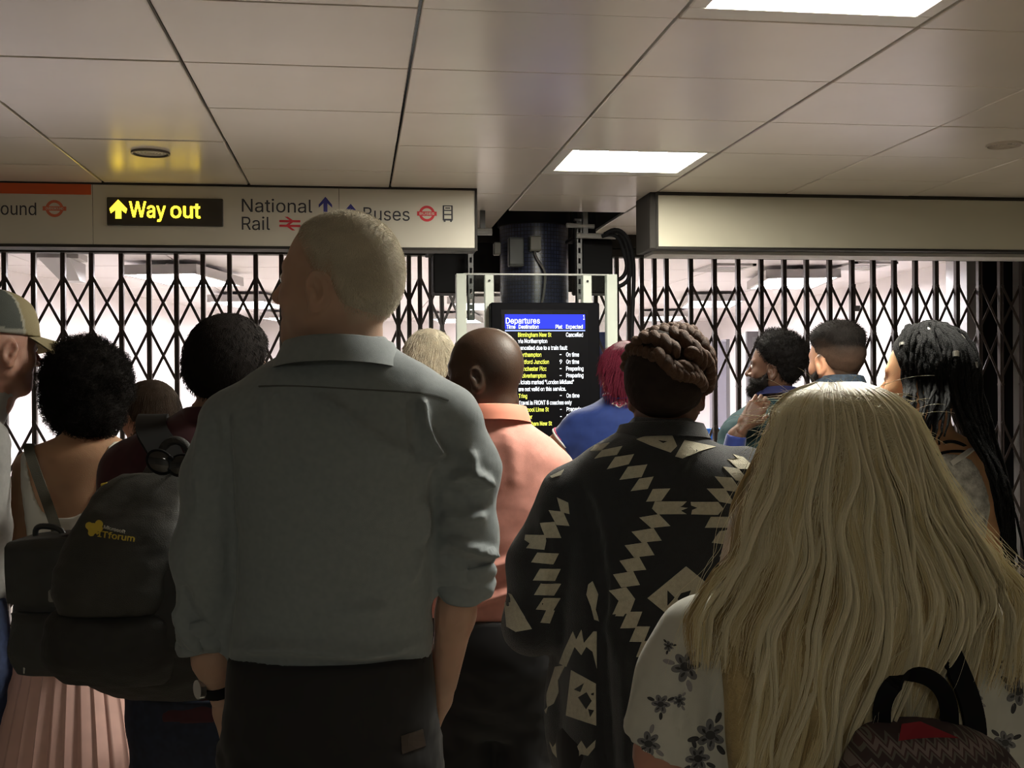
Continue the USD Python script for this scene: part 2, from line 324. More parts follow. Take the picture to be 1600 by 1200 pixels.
junction('junction_box', 'tall dark grey junction box on the front of the blue column', 795, 819, 370, 416, 6.88, M_box)
t, w, h = junction('junction_box', 'small pale junction box with a hanging cable on the blue column', 828, 846, 368, 392, 6.88, M_box2)
o = on_y(837, 392, 6.88)
obj('cable', tube(spline([(0, .03, 0.01), (.02, .02, -.06), (.055, .015, -.12), (.058, .01, -.2), (.045, .02, -.30), (.04, .05, -.33)], 30), .008), mat('cable_grey', (.13, .13, .125), rough=.5), t)
junction('junction_box', 'little grey junction box beside the left edge of the blue column', 772, 783, 378, 398, 7.02, M_box2)
def backbox(label, x0, x1, y0, y1, Y, flange):
    a, b = on_y(x0, y0, Y), on_y(x1, y1, Y); w, h = (b[0] - a[0]), (a[2] - b[2])
    t = thing('black_speaker_box', label, 'speaker box', (a[0] + w / 2, Y, b[2]))
    obj('body', bevel_box(-w / 2, w / 2, 0, .22, 0, h, .008), M_black, t)
    obj('flange', bevel_box(-w / 2 - .035, w / 2, -.02, .24, h, h + .02, .004), M_black, t)
    obj('hanger', bx(-.02, .02, .08, .12, h + .02, 2.75 - b[2]), M_black, t)
backbox('black box hanging under the right end of the lettered sign', 677, 738, 396, 458, 6.75, 1)
backbox('black box hanging right of the blue column with a thick cable', 903, 958, 374, 458, 6.75, 1)
a_, b_ = on_y(735, 372, 7.5), on_y(908, 456, 7.5)
t = thing('backing_board', 'black board filling the gap behind the top of the blue column', 'board', ((a_[0] + b_[0]) / 2, 7.5, b_[2])); w = (b_[0] - a_[0]) / 2; h = a_[2] - b_[2]
obj('board', bevel_box(-w, w, 0, .03, 0, h, .003), M_black, t); obj('rail', bx(-w, w, -.02, 0, h - .03, h), M_trim, t)
for s in (-.9, .9): obj('hanger', bx(s * w - .015, s * w + .015, .0, .03, h, 3.2 - b_[2]), M_black, t)
M_strut = mat('slotted_strut', (.10, .10, .10), rough=.4, metal=.5)
def strut(label, px, y0, y1, Y, wpx=11):
    a, b = on_y(px, y0, Y), on_y(px, y1, Y); w = wpx / F * Y
    t = thing('slotted_strut', label, 'strut', (a[0], Y, b[2])); h = a[2] - b[2]
    parts, z = [bx(-w / 2, -w / 6, 0, .006, 0, h), bx(w / 6, w / 2, 0, .006, 0, h), bx(-w / 2, -w / 2 + .005, 0, .03, 0, h), bx(w / 2 - .005, w / 2, 0, .03, 0, h)], 0
    while z < h: parts.append(bx(-w / 6, w / 6, 0, .006, z, min(z + .03, h))); z += .062
    obj('channel', cat(*parts), M_strut, t)
    obj('end_plate', bx(-w * .7, w * .7, -.004, .03, h, h + .012), M_strut, t)
strut('slotted steel strut hanging at the left of the blue column', 735, 330, 500, 6.62)
strut('slotted steel strut hanging at the right of the blue column', 905, 345, 500, 6.62)
t = thing('conduit_rail', 'pale horizontal conduit rails under the ceiling gap right of the column', 'conduit', on_y(885, 352, 6.6))
e = on_y(958, 366, 6.6) - on_y(885, 352, 6.6)
M_cond = mat('conduit_pale', (.32, .32, .31), rough=.35, metal=.4)
obj('rail', rod((0, 0, 0), (.17, .0, -.005), .014), M_cond, t); obj('rail', rod((.06, 0, -.06), (.30, 0, -.065), .016), M_cond, t); obj('bracket', bx(.1, .13, -.01, .02, -.07, .3), M_strut, t)
t = thing('conduit_rail', 'short pale conduit between the lettered sign and the column', 'conduit', on_y(745, 362, 6.6))
obj('rail', rod((-.02, 0, 0), (.09, 0, .0), .022), M_cond, t); obj('bracket', bx(.02, .05, -.01, .02, .0, .25), M_strut, t)
t = thing('black_cable', 'thick black cables looping down from the ceiling right of the column', 'cable', on_y(955, 366, 6.5))
for k, pts in enumerate([[(-.04, 0, .0), (.06, 0, .0), (.10, 0, -.10), (.118, 0, -.2), (.10, 0, -.27), (.03, 0, -.315), (-.03, 0, -.33)], [(-.05, .03, -.01), (.05, .03, -.02), (.085, .03, -.11), (.10, .03, -.19), (.075, .03, -.25), (.01, .03, -.275), (-.04, .03, -.28)], [(-.03, -.02, .005), (.055, -.02, .015), (.115, -.02, -.08), (.13, -.02, -.2), (.125, -.02, -.40), (.12, -.02, -.7)]]):
    obj('strand', tube(spline(pts, 40), .012), M_black, t, smooth=True)

# ---------------------------------------------------------------- the big signs
M_signface = mat('sign_enamel', (.56, .535, .46), rough=.32)
M_ink = mat('sign_ink', (.035, .035, .045), rough=.5); M_blue = mat('sign_blue', (.035, .035, .22), rough=.5)
M_red = mat('sign_red', (.55, .035, .05), rough=.5); M_orange = mat('sign_orange', (.62, .10, .025), rough=.45); M_rorange = mat('roundel_orange', (.58, .14, .07), rough=.45)
SY = 5.86
sx = lambda px, py=340: on_y(px, py, SY)[0]
sz = lambda px, py: on_y(px, py, SY)[2]
ZT, ZB = sz(440, 293), sz(440, 385)
t = thing('direction_sign', 'long white direction sign with black lettering, Way out panel and orange band', 'sign', (0, SY, 0))
xa, xb = -3.4, sx(742)
obj('housing', cat(bevel_box(xa, xb + .012, .0, .16, ZB - .012, ZT + .014, .004), bx(xa, xb + .012, -.008, .0, ZT, ZT + .016), bx(xa, xb + .012, -.008, 0, ZB - .014, ZB), bx(xb, xb + .012, -.008, 0, ZB, ZT)), M_trim, t)
s1, s2 = sx(145), sx(530)
for a, b in ((xa, s1 - .001), (s1 + .001, s2 - .0008), (s2 + .0008, xb)): obj('face_panel', bevel_box(a, b, -.004, .004, ZB, ZT, .0015), M_signface, t)
obj('orange_band', bx(xa, sx(143), -.0055, .0, sz(140, 304.5), ZT), M_orange, t)
def put(name, mesh, m, px, py, label=None, parent=None):
    o = np.array([sx(px, py), -.004, sz(px, py)]); return obj(name, facing(mesh, o), m, t, label=label)
s_ = SY / F * .99    # metres per pixel on the sign's face
def lettering(word, px, base, hpx, wpx, m, bold=False): put('lettering', text_w(word, hpx * s_, sx(px + wpx) - sx(px), .001, bold), m, px, base, label='lettering ' + word)
w_ound = 57
lettering('Overground', 57 - 136, 334.5, 19, 136, M_ink)
lettering('National', 378, 331, 20, 110, M_ink); lettering('Rail', 378, 359, 20, 44, M_ink); lettering('Buses', 568, 344, 20, 72, M_ink)
def roundel(px, py, r, barw, barh, m, word):
    ring = Point(0, 0).buffer(r * s_, 32).difference(Point(0, 0).buffer(r * .68 * s_, 32)); bar = sbox(-barw * s_, -barh * s_, barw * s_, barh * s_)
    put('roundel', plate(unary_union([ring, bar]), .001), m, px, py)
    w = text_w(word, barh * 1.1 * s_, barw * 1.5 * s_, .0004, True); w.apply_translation([-barw * .75 * s_, -barh * .55 * s_, .001]); put('roundel_word', w, M_signface, px, py)
roundel(85.5, 326, 12.8, 17, 3.2, M_rorange, 'OVERGROUND'); roundel(667, 334, 12.5, 15.5, 3.4, M_red, 'BUSES')
def poly_px(pts): return Polygon([(x * s_, -y * s_) for x, y in pts])
arrow = lambda k: unary_union([poly_px([(-10 * k, 0), (0, -12 * k), (10 * k, 0), (10 * k, 4.5 * k), (3 * k, -2.2 * k), (3 * k, 14 * k), (-3 * k, 14 * k), (-3 * k, -2.2 * k), (-10 * k, 4.5 * k)])])
put('arrow', plate(arrow(1.02), .001), M_blue, 508.5, 320); put('arrow', plate(arrow(.95), .001), M_blue, 548, 330)
rail = unary_union([LineString([(-16 * s_, 3.6 * s_), (16 * s_, 3.6 * s_)]).buffer(1.7 * s_, cap_style=2), LineString([(-16 * s_, -3.6 * s_), (16 * s_, -3.6 * s_)]).buffer(1.7 * s_, cap_style=2),
                    poly_px([(-8, -10.5), (-3, -10.5), (7, -3.6), (-3, 3.6), (-8, 3.6), (2, -3.6)]), poly_px([(8, -4.4), (3, -4.4), (-7, 3), (3, 10.5), (8, 10.5), (-2, 3)])])
put('rail_symbol', plate(rail, .001), M_red, 453, 349.5)
bus = unary_union([sbox(-7 * s_, -10 * s_, 7 * s_, 12 * s_).buffer(1 * s_)]).difference(unary_union([sbox(-5.6 * s_, -.5 * s_, 5.6 * s_, 4.2 * s_), sbox(-5.6 * s_, 6 * s_, 5.6 * s_, 11.4 * s_), sbox(-5.6 * s_, -8.2 * s_, 5.6 * s_, -2.6 * s_)]))
bus = unary_union([bus, sbox(-6.5 * s_, -13 * s_, -3.5 * s_, -10 * s_), sbox(3.5 * s_, -13 * s_, 6.5 * s_, -10 * s_), sbox(-4 * s_, -1.2 * s_ + 9 * s_, 4 * s_, 9.6 * s_)])
put('bus_symbol', plate(bus, .001), M_ink, 699.5, 334)
# lit panel
M_led = lamp_mat('led_yellow', (1., .66, .02), 3.2)
obj('display_panel', bevel_box(sx(168, 330), sx(349, 330), -.016, .0, sz(258, 353.5), sz(258, 310), .003), mat('display_black', (.035, .03, .024), rough=.3), t)
def put_led(mesh, px, py): o = np.array([sx(px, py), -.0165, sz(px, py)]); return obj('lit_lettering', facing(mesh, o), M_led, t)
put_led(text_w('Way', 23 * s_, sx(260) - sx(203), .002, True), 203, 339.5); put_led(text_w('out', 23 * s_, sx(314) - sx(267), .002, True), 267, 340.5)
put_led(plate(unary_union([poly_px([(-13, 0), (0, -14), (13, 0), (11, 7), (4.5, 2), (4.5, 15), (-4.5, 15), (-4.5, 2), (-11, 7)])]), .002), 186, 327)
obj('hanger', bx(-2.2, -2.16, .06, .1, ZT + .014, 2.75), M_trim, t); obj('hanger', bx(.2, .24, .06, .1, ZT + .014, 2.75), M_trim, t)

t = thing('blank_sign', 'long blank white sign box on the right, without any lettering', 'sign', (0, SY, 0))
ZT2, ZB2 = sz(1314, 309.5), sz(1314, 388)
xa, xb = sx(1028), 5.6
obj('housing', cat(bevel_box(xa - .045, xb, .0, .30, ZB2 - .012, ZT2 + .016, .004), bx(xa - .012, xb, -.008, 0, ZT2, ZT2 + .018), bx(xa - .012, xb, -.008, 0, ZB2 - .012, ZB2), bx(xa - .012, xa, -.008, 0, ZB2, ZT2)), M_trim, t)
obj('face_panel', bevel_box(xa, xb, -.004, .004, ZB2, ZT2, .0015), mat('sign_blank', (.48, .46, .365), rough=.35), t)
obj('hanger', bx(2.4, 2.44, .1, .14, ZT2 + .014, 2.75), M_trim, t); obj('hanger', bx(4.4, 4.44, .1, .14, ZT2 + .014, 2.75), M_trim, t)
obj('soffit_strip', bx(xa, xb, .1, .3, ZB2 - .03, ZB2 - .012), M_soffit, t)

# ---------------------------------------------------------------- departure screen on its frame
TY = 6.2; tx = lambda px: on_y(px, 500, TY)[0]; tz = lambda py: on_y(845, py, TY)[2]
t = thing('screen_stand', 'pale upright posts with a clear sheet holding the departure screen', 'stand', ((tx(845)), TY, 0)); ox = tx(845)
for p0, p1 in ((714, 730), (950.5, 967)): obj('post', bevel_box(tx(p0) - ox, tx(p1) - ox, .03, .09, .02, tz(427), .003), M_alu, t)
for p0, p1 in ((758, 772), (911.5, 925)):
    obj('bracket', cat(bevel_box(tx(p0) - ox, tx(p1) - ox, -.0, .05, .9, tz(430), .003)), M_alu, t)
    c = (tx(p0) + tx(p1)) / 2 - ox; b = trimesh.creation.cylinder(.006, .01, sections=12); b.apply_transform(trimesh.transformations.rotation_matrix(pi / 2, [1, 0, 0])); obj('bolt', b.apply_translation([c, -.004, tz(439)]), M_trim, t)
M_glass = usdkit.material(stage, '/World/Looks/clear_sheet', {'t': ('transparent_bsdf', dict(color=(.93, .96, .94))), 'g': ('glossy_bsdf', dict(color=(1., 1., 1.), roughness=.04)), 'f': ('fresnel', dict(IOR=1.45)), 'm': ('mix_closure', {})},
                          [('f.fac', 'm.fac'), ('t.BSDF', 'm.closure1'), ('g.BSDF', 'm.closure2')], surface='m.closure')
obj('clear_sheet', bx(tx(726) - ox, tx(955) - ox, .055, .063, .8, tz(428)), M_glass, t)
obj('edge_rail', bx(tx(726) - ox, tx(955) - ox, .052, .066, tz(428.5), tz(426)), mat('edge_pale', (.35, .36, .33), rough=.3), t)
obj('base_plate', bevel_box(tx(700) - ox, tx(980) - ox, -.2, .25, 0, .02), M_grey, t)
t = thing('departure_screen', 'black departure screen with a blue header and yellow and white train lines', 'screen', (tx(846.5), TY - .075, 0)); ox = tx(846.5)
M_scr = mat('screen_black', (.003, .003, .004), rough=.3, spec=.15)
zb = tz(772)
obj('casing', bevel_box(tx(763.5) - ox, tx(930) - ox, -.04, .06, zb, tz(475), .006), mat('screen_casing', (.003, .003, .004), rough=.7, spec=.06), t)
obj('glass', bx(tx(779) - ox, tx(912) - ox, -.043, -.038, tz(756), tz(486)), M_scr, t)
M_sb = lamp_mat('screen_blue', (.035, .05, 1.), 1.1); M_sw = lamp_mat('screen_white', (.9, .95, 1.), 1.5); M_sy = lamp_mat('screen_yellow', (.80, .86, .10), 1.25); M_sl = lamp_mat('screen_line', (.35, .45, 1.), 1.0)
obj('header_band', bx(tx(784.5) - ox, tx(907.5) - ox, -.0445, -.043, tz(515.5), tz(493)), M_sb, t)
obj('header_rule', bx(tx(784.5) - ox, tx(907.5) - ox, -.0445, -.043, tz(519), tz(517)), M_sl, t)
obj('footer_band', bx(tx(784.5) - ox, tx(907.5) - ox, -.0445, -.043, tz(715), tz(700)), M_sb, t)
p_ = TY / F * .985
def line(word, px, base, hpx, wpx, m):
    o = np.array([tx(px) - ox, -.0448, tz(base)]); obj('screen_text', facing(text_w(word, hpx * p_, wpx * p_, .0006, True), o), m, t)
line('Departures', 786, 507, 8.6, 54, M_sw); line('Time', 787, 515, 6, 14, M_sw); line('Destination', 805.5, 515, 6, 32, M_sw); line('Plat', 862, 515, 6, 11, M_sw); line('Expected', 878, 515, 6, 27, M_sw); line('1', 904.5, 501, 7, 2.2, M_sw)
H_ = 6.4
for word, px, base, w, m in [('Birmingham New St', 804.5, 527.5, 53, M_sy), ('Cancelled', 878, 527.5, 27.5, M_sw), ('via Northampton', 804.5, 537, 46.5, M_sw), ('cancelled due to a train fault', 804.5, 547.5, 78.5, M_sw),
                             ('Northampton', 804.5, 558, 37, M_sy), ('On time', 878, 558, 21, M_sw), ('Watford Junction', 804.5, 569, 49, M_sy), ('9', 868, 569, 4, M_sw), ('On time', 878, 569, 21, M_sw), ('Manchester Picc', 804.5, 579.5, 45, M_sy), ('Preparing', 878, 579.5, 28, M_sw),
                             ('Wolverhampton', 804.5, 590, 44, M_sy), ('Preparing', 878, 590, 28, M_sw), ('Tickets marked "London Midland"', 804.5, 600, 89, M_sw), ('are not valid on this service.', 804.5, 610.5, 76, M_sw), ('5', 797.5, 621, 4, M_sw), ('Tring', 804.5, 621, 14, M_sy), ('On time', 878, 621, 21, M_sw),
                             ('Travel in FRONT 8 coaches only', 804.5, 631.5, 85, M_sw), ('Liverpool Lime St', 804.5, 642, 48, M_sy), ('Preparing', 878, 642, 28, M_sw), ('Chester', 804.5, 653, 22, M_sy), ('On time', 878, 653, 21, M_sw), ('Birmingham New St', 804.5, 663.5, 53, M_sy), (':47', 884, 712, 12, M_sw)]:
    line(word, px, base, H_, w, m)
for base in (556, 577.5, 588, 619, 640, 651): line('-', 868, base + 1.5, 6, 3, M_sw)
# ---------------------------------------------------------------- figures: implicit shapes meshed by surface nets
from scipy.interpolate import PchipInterpolator
def axis(lo, hi, base, fine=()):
    pts, x = [lo], lo
    while x < hi:
        h = base
        for a, b, s in fine:
            if a - s <= x < b: h = min(h, s)
            elif x < a < x + h: h = min(h, max(a - x, s))
        x += h; pts.append(x)
    return np.array(pts, np.float32)
class Field:
    def __init__(s, xs, ys, zs, m=.03): s.m = m; s.ax = [np.asarray(a, np.float32) for a in (xs, ys, zs)]; s.D = np.full([len(a) for a in s.ax], .4, np.float32)
    def sub(s, lo, hi):
        sl = []
        for a, l, h in zip(s.ax, lo, hi):
            i, j = np.searchsorted(a, l), np.searchsorted(a, h); sl.append(slice(max(i - 1, 0), min(j + 1, len(a))))
        X, Y, Z = (a[q] for a, q in zip(s.ax, sl)); return tuple(sl), X[:, None, None], Y[None, :, None], Z[None, None, :]
    def put(s, fn, lo, hi, k=.01, op='u', m=None):
        m = s.m if m is None else m
        lo, hi = np.asarray(lo, float) - m - k, np.asarray(hi, float) + m + k
        sl, X, Y, Z = s.sub(lo, hi); A = s.D[sl]
        if A.size == 0: return s
        d = fn(X, Y, Z)
        if op == 'u': h = np.clip(.5 + .5 * (A - d) / k, 0, 1); s.D[sl] = A * (1 - h) + d * h - k * h * (1 - h)
        else: h = np.clip(.5 - .5 * (A + d) / k, 0, 1); s.D[sl] = A * (1 - h) - d * h + k * h * (1 - h)
        return s
    def cone(s, a, b, ra, rb, k=.012, op='u', cut=False):
        a, b = np.asarray(a, float), np.asarray(b, float); ab = b - a; L2 = float(ab @ ab) + 1e-12
        def fn(X, Y, Z):
            h0 = ((X - a[0]) * ab[0] + (Y - a[1]) * ab[1] + (Z - a[2]) * ab[2]) / L2; h = np.clip(h0, 0, 1)
            d = np.sqrt((X - a[0] - ab[0] * h) ** 2 + (Y - a[1] - ab[1] * h) ** 2 + (Z - a[2] - ab[2] * h) ** 2) - (ra + (rb - ra) * h)
            return np.maximum(d, (h0 - 1) * L2 ** .5) if cut else d
        r = max(ra, rb); return s.put(fn, np.minimum(a, b) - r, np.maximum(a, b) + r, k, op)
    def chain(s, pts, rs, k=.012, cut=False):
        for i in range(len(pts) - 1): s.cone(pts[i], pts[i + 1], rs[i], rs[i + 1], k, cut=cut and i == len(pts) - 2)
        return s
    def ell(s, c, r, k=.012, op='u', R=None):
        c, r = np.asarray(c, float), np.asarray(r, float); m = float(r.min()); R = np.eye(3) if R is None else R
        def fn(X, Y, Z):
            p = [X - c[0], Y - c[1], Z - c[2]]; q = [sum(R[j, i] * p[j] for j in range(3)) / r[i] for i in range(3)]
            n = np.sqrt(q[0] ** 2 + q[1] ** 2 + q[2] ** 2); g = np.sqrt((q[0] / r[0]) ** 2 + (q[1] / r[1]) ** 2 + (q[2] / r[2]) ** 2) + 1e-9
            return n * (n - 1) / g
        R_ = float(r.max()); return s.put(fn, c - R_, c + R_, k, op)
    def loft(s, rows, k=.02, p=2.2, off=0., z0=None, z1=None):
        """rows: (z, cx, cy, rx, ry)"""
        r = np.array(sorted(rows)); I = [PchipInterpolator(r[:, 0], r[:, i]) for i in range(1, 5)]; lo, hi = (r[0, 0] if z0 is None else z0), (r[-1, 0] if z1 is None else z1)
        def fn(X, Y, Z):
            z = np.clip(Z, r[0, 0], r[-1, 0]); cx, cy, rx, ry = (f(z).astype(np.float32) for f in I); rx, ry = np.maximum(rx + off, .01), np.maximum(ry + off, .01)
            n = ((np.abs(X - cx) / rx) ** p + (np.abs(Y - cy) / ry) ** p) ** (1 / p)
            return np.maximum((n - 1) * np.minimum(rx, ry), np.maximum(lo - Z, Z - hi))
        w = r[:, 3].max() + off; return s.put(fn, [(r[:, 1] - r[:, 3]).min() - off, (r[:, 2] - r[:, 4]).min() - off, lo], [(r[:, 1] + r[:, 3]).max() + off, (r[:, 2] + r[:, 4]).max() + off, hi], k)
    def clip_fn(s, fn):                                  # keep where fn < 0
        X, Y, Z = s.ax[0][:, None, None], s.ax[1][None, :, None], s.ax[2][None, None, :]; s.D = np.maximum(s.D, fn(X, Y, Z)).astype(np.float32); return s
    def mesh(s):
        D = s.D; D[0], D[-1], D[:, 0], D[:, -1], D[:, :, 0], D[:, :, -1] = [np.maximum(D[i], 1e-3) for i in (0, -1)] + [np.maximum(D[:, i], 1e-3) for i in (0, -1)] + [np.maximum(D[:, :, i], 1e-3) for i in (0, -1)]
        S = (D < 0); c = np.zeros([n - 1 for n in D.shape], np.uint8)
        for i, j, k in np.ndindex(2, 2, 2): c += S[i:D.shape[0] - 1 + i, j:D.shape[1] - 1 + j, k:D.shape[2] - 1 + k]
        I, J, K = np.nonzero((c > 0) & (c < 8)); V = np.stack([D[I + i, J + j, K + k] for i, j, k in np.ndindex(2, 2, 2)], 1)
        C = np.array(list(np.ndindex(2, 2, 2)), float); tot, cnt = np.zeros((len(I), 3)), np.zeros(len(I))
        for a in range(8):
            for b in range(a + 1, 8):
                if np.abs(C[a] - C[b]).sum() != 1: continue
                x = (V[:, a] < 0) != (V[:, b] < 0); t = np.where(x, V[:, a] / np.where(x, V[:, a] - V[:, b], 1), 0)
                tot += np.where(x[:, None], C[a] + t[:, None] * (C[b] - C[a]), 0); cnt += x
        u = tot / cnt[:, None]; ax = s.ax
        P_ = np.stack([a[q] + u[:, n] * (a[q + 1] - a[q]) for n, (a, q) in enumerate(zip(ax, (I, J, K)))], 1)
        ids = np.full(c.shape, -1, np.int32); ids[I, J, K] = np.arange(len(I)); Fs = []
        for n in range(3):
            o = [m for m in range(3) if m != n]; A, B = [slice(None)] * 3, [slice(None)] * 3; A[n], B[n] = slice(0, -1), slice(1, None)
            x = S[tuple(A)] != S[tuple(B)]; q = np.argwhere(x); q = q[(q[:, o[0]] > 0) & (q[:, o[1]] > 0) & (q[:, o[0]] < D.shape[o[0]] - 1) & (q[:, o[1]] < D.shape[o[1]] - 1)]
            ins = S[tuple(A)][tuple(q.T)]; quad = []
            for d0, d1 in ((-1, -1), (0, -1), (0, 0), (-1, 0)):
                w = q.copy(); w[:, o[0]] += d0; w[:, o[1]] += d1; quad.append(ids[tuple(w.T)])
            quad = np.stack(quad, 1); fl = ins if n != 1 else ~ins; quad[~fl] = quad[~fl][:, ::-1]; Fs.append(quad[(quad >= 0).all(1)])
        Q = np.vstack(Fs); return P_, np.vstack([Q[:, [0, 1, 2]], Q[:, [0, 2, 3]]])
def vnormals(v, f):
    n = np.zeros_like(v); fn = np.cross(v[f[:, 1]] - v[f[:, 0]], v[f[:, 2]] - v[f[:, 0]])
    for k in range(3): np.add.at(n, f[:, k], fn)
    return n / (np.linalg.norm(n, axis=1, keepdims=True) + 1e-12)
def rotm(yaw=0, pitch=0, roll=0):
    a, b, c = radians(yaw), radians(pitch), radians(roll)
    Rz = np.array([[cos(a), -sin(a), 0], [sin(a), cos(a), 0], [0, 0, 1]]); Rx = np.array([[1, 0, 0], [0, cos(b), -sin(b)], [0, sin(b), cos(b)]]); Ry = np.array([[cos(c), 0, sin(c)], [0, 1, 0], [-sin(c), 0, cos(c)]])
    return Rz @ Rx @ Ry

# ---- head: face towards +y, eyes at z = 0, about 0.235 m high
def head_field(F, ears=True, nose=1., jaw=1., lips=1., fat=0.):
    F.ell((0, -.012, .034), (.076, .097, .084), .02); F.ell((0, -.035, .0), (.068, .073, .07), .03)
    F.ell((0, .028, -.025), (.063 + fat, .062, .085), .03)
    for s in (-1, 1):
        F.cone((0, .062, -.096), (s * .052 * jaw, -.002, -.062), .021, .022 + fat, .025)
        F.ell((s * .043, .05, -.033), (.022 + fat, .024, .022), .022)
        F.cone((s * .012, .083, .016), (s * .042, .068, .018), .011, .010, .014)
    F.ell((0, .071, -.1), (.02, .018, .017), .018)
    F.ell((0, .068, -.062), (.028, .022, .032), .02)
    for s in (-1, 1): F.ell((s * .031, .094, -.001), (.019, .016, .013), .012, 's')
    F.cone((0, .084, .006), (0, .084 + .026 * nose, -.033), .0085, .0115 * nose, .012); F.ell((0, .084 + .024 * nose, -.034), (.012 * nose, .011, .010), .006)
    for s in (-1, 1):
        F.ell((s * .0135 * nose, .094, -.037), (.009 * nose, .011, .0085), .006); F.ell((s * .007, .1, -.045), (.004, .006, .004), .004, 's')
        F.ell((s * .031, .0735, -.001), (.0135, .0135, .0135), .003)
    F.cone((-.019, .080, -.063), (.019, .080, -.063), .006 * lips, .006 * lips, .006); F.cone((0, .085, -.062), (0, .086, -.0625), .0075 * lips, .0075 * lips, .006)
    F.cone((-.016, .081, -.0745), (.016, .081, -.0745), .007 * lips, .007 * lips, .006); F.cone((-.024, .084, -.0685), (.024, .084, -.0685), .0026, .0026, .004, 's')
    if ears:
        for s in (-1, 1):
            R = rotm(s * -22, -14, 0); c = np.array([s * .079, -.012, -.018]); F.ell(c, (.0105, .0215, .034), .006, R=R); F.ell(c + [s * .001, .002, -.028], (.009, .012, .012), .008)
            F.ell(c + R @ np.array([s * .0095, .003, .004]), (.0095, .0120, .022), .004, 's', R=R); F.ell(c + R @ np.array([s * .004, .009, -.004]), (.005, .005, .009), .004, R=R)
    return F
HEADS = {}
def head_sampler(**kw):
    """trilinear sampler of the head's distance field (memoised)"""
    key = tuple(sorted(kw.items()))
    if key not in HEADS:
        from scipy.interpolate import RegularGridInterpolator
        xs, ys, zs = np.arange(-.20, .2001, .0034), np.arange(-.21, .2101, .0034), np.arange(-.22, .2301, .0034)
        Fh = Field(xs, ys, zs, .1); head_field(Fh, **kw)
        HEADS[key] = (Fh, [a.copy() for a in Fh.ax])
    return HEADS[key][0]
from scipy.ndimage import map_coordinates
def sample(Fh, Q):
    st = [a[1] - a[0] for a in Fh.ax]; c = np.stack([(Q[..., i] - Fh.ax[i][0]) / st[i] for i in range(3)])
    return map_coordinates(Fh.D, c.reshape(3, -1), order=1, mode='nearest').reshape(Q.shape[:-1]).astype(np.float32)

# ---- hands: wrist at the origin, fingers towards -z, thumb towards +y, palm towards -x (a right hand)
HANDS = {}
def hand(curl=(18, 26, 18), thumb=0., res=.0042):
    key = (curl, thumb)
    if key in HANDS: return HANDS[key]
    Fd = Field(axis(-.11, .05, res), axis(-.07, .10, res), axis(-.22, .05, res))
    Fd.cone((0, 0, .03), (0, 0, -.012), .025, .025, .01)
    for y, L, r in ((.028, .95, .0092), (.0095, 1.06, .0095), (-.0095, .99, .009), (-.027, .77, .008)):
        kn = np.array([-.002, y, -.088 - .006 * (L - 1) * 10 * .1]); Fd.cone((0, y * .55, -.012), kn, .0165, .0125, .014)
        p, a = kn, 0.
        for c, l, r1 in zip(curl, (.043, .027, .021), (r, r * .9, r * .8)):
            a += radians(c); q = p + np.array([-sin(a), y * .06, -cos(a)]) * l * L; Fd.cone(p, q, r1 * 1.05, r1 * .92, .004); p = q
    t0, t1 = np.array([-.006, .022, -.025]), np.array([-.016 - thumb * .01, .047, -.058]); t2 = np.array([-.024 - thumb * .02, .052 - thumb * .012, -.088])
    Fd.cone(t0, t1, .0155, .0115, .01); Fd.cone(t1, t2, .011, .0085, .004)
    v, f = Fd.mesh(); HANDS[key] = (v, f); return HANDS[key]
def place_hand(wrist, direction, side, thumb_dir=(0, 1, 0), scale=1., curl=(18, 26, 18), thumb=0.):
    v, f = hand(curl, thumb); v = v.copy() * scale
    if side < 0: v[:, 0] *= -1; f = f[:, ::-1]
    z = -np.asarray(direction, float); z /= np.linalg.norm(z); y = np.asarray(thumb_dir, float); y = y - z * (y @ z); y /= np.linalg.norm(y); x = np.cross(y, z)
    return v @ np.stack([x, y, z]) + np.asarray(wrist, float), f
SHOE = None
def shoe():
    global SHOE
    if SHOE is None:
        Fs = Field(axis(-.07, .07, .006), axis(-.12, .2, .006), axis(-.01, .16, .006))
        Fs.ell((0, .11, .03), (.045, .085, .042), .02); Fs.ell((0, -.03, .045), (.038, .06, .055), .03); Fs.cone((0, -.035, .06), (0, -.035, .125), .043, .045, .03); Fs.cone((0, -.05, .012), (0, .13, .012), .036, .042, .02)
        Fs.clip_fn(lambda X, Y, Z: np.maximum(.001 - Z, Z - .125) + 0 * X + 0 * Y); SHOE = Fs.mesh()
    return SHOE
def join(*ms):
    V, Fc, n = [], [], 0
    for v, f in ms: V.append(v); Fc.append(f + n); n += len(v)
    return np.vstack(V), np.vstack(Fc)

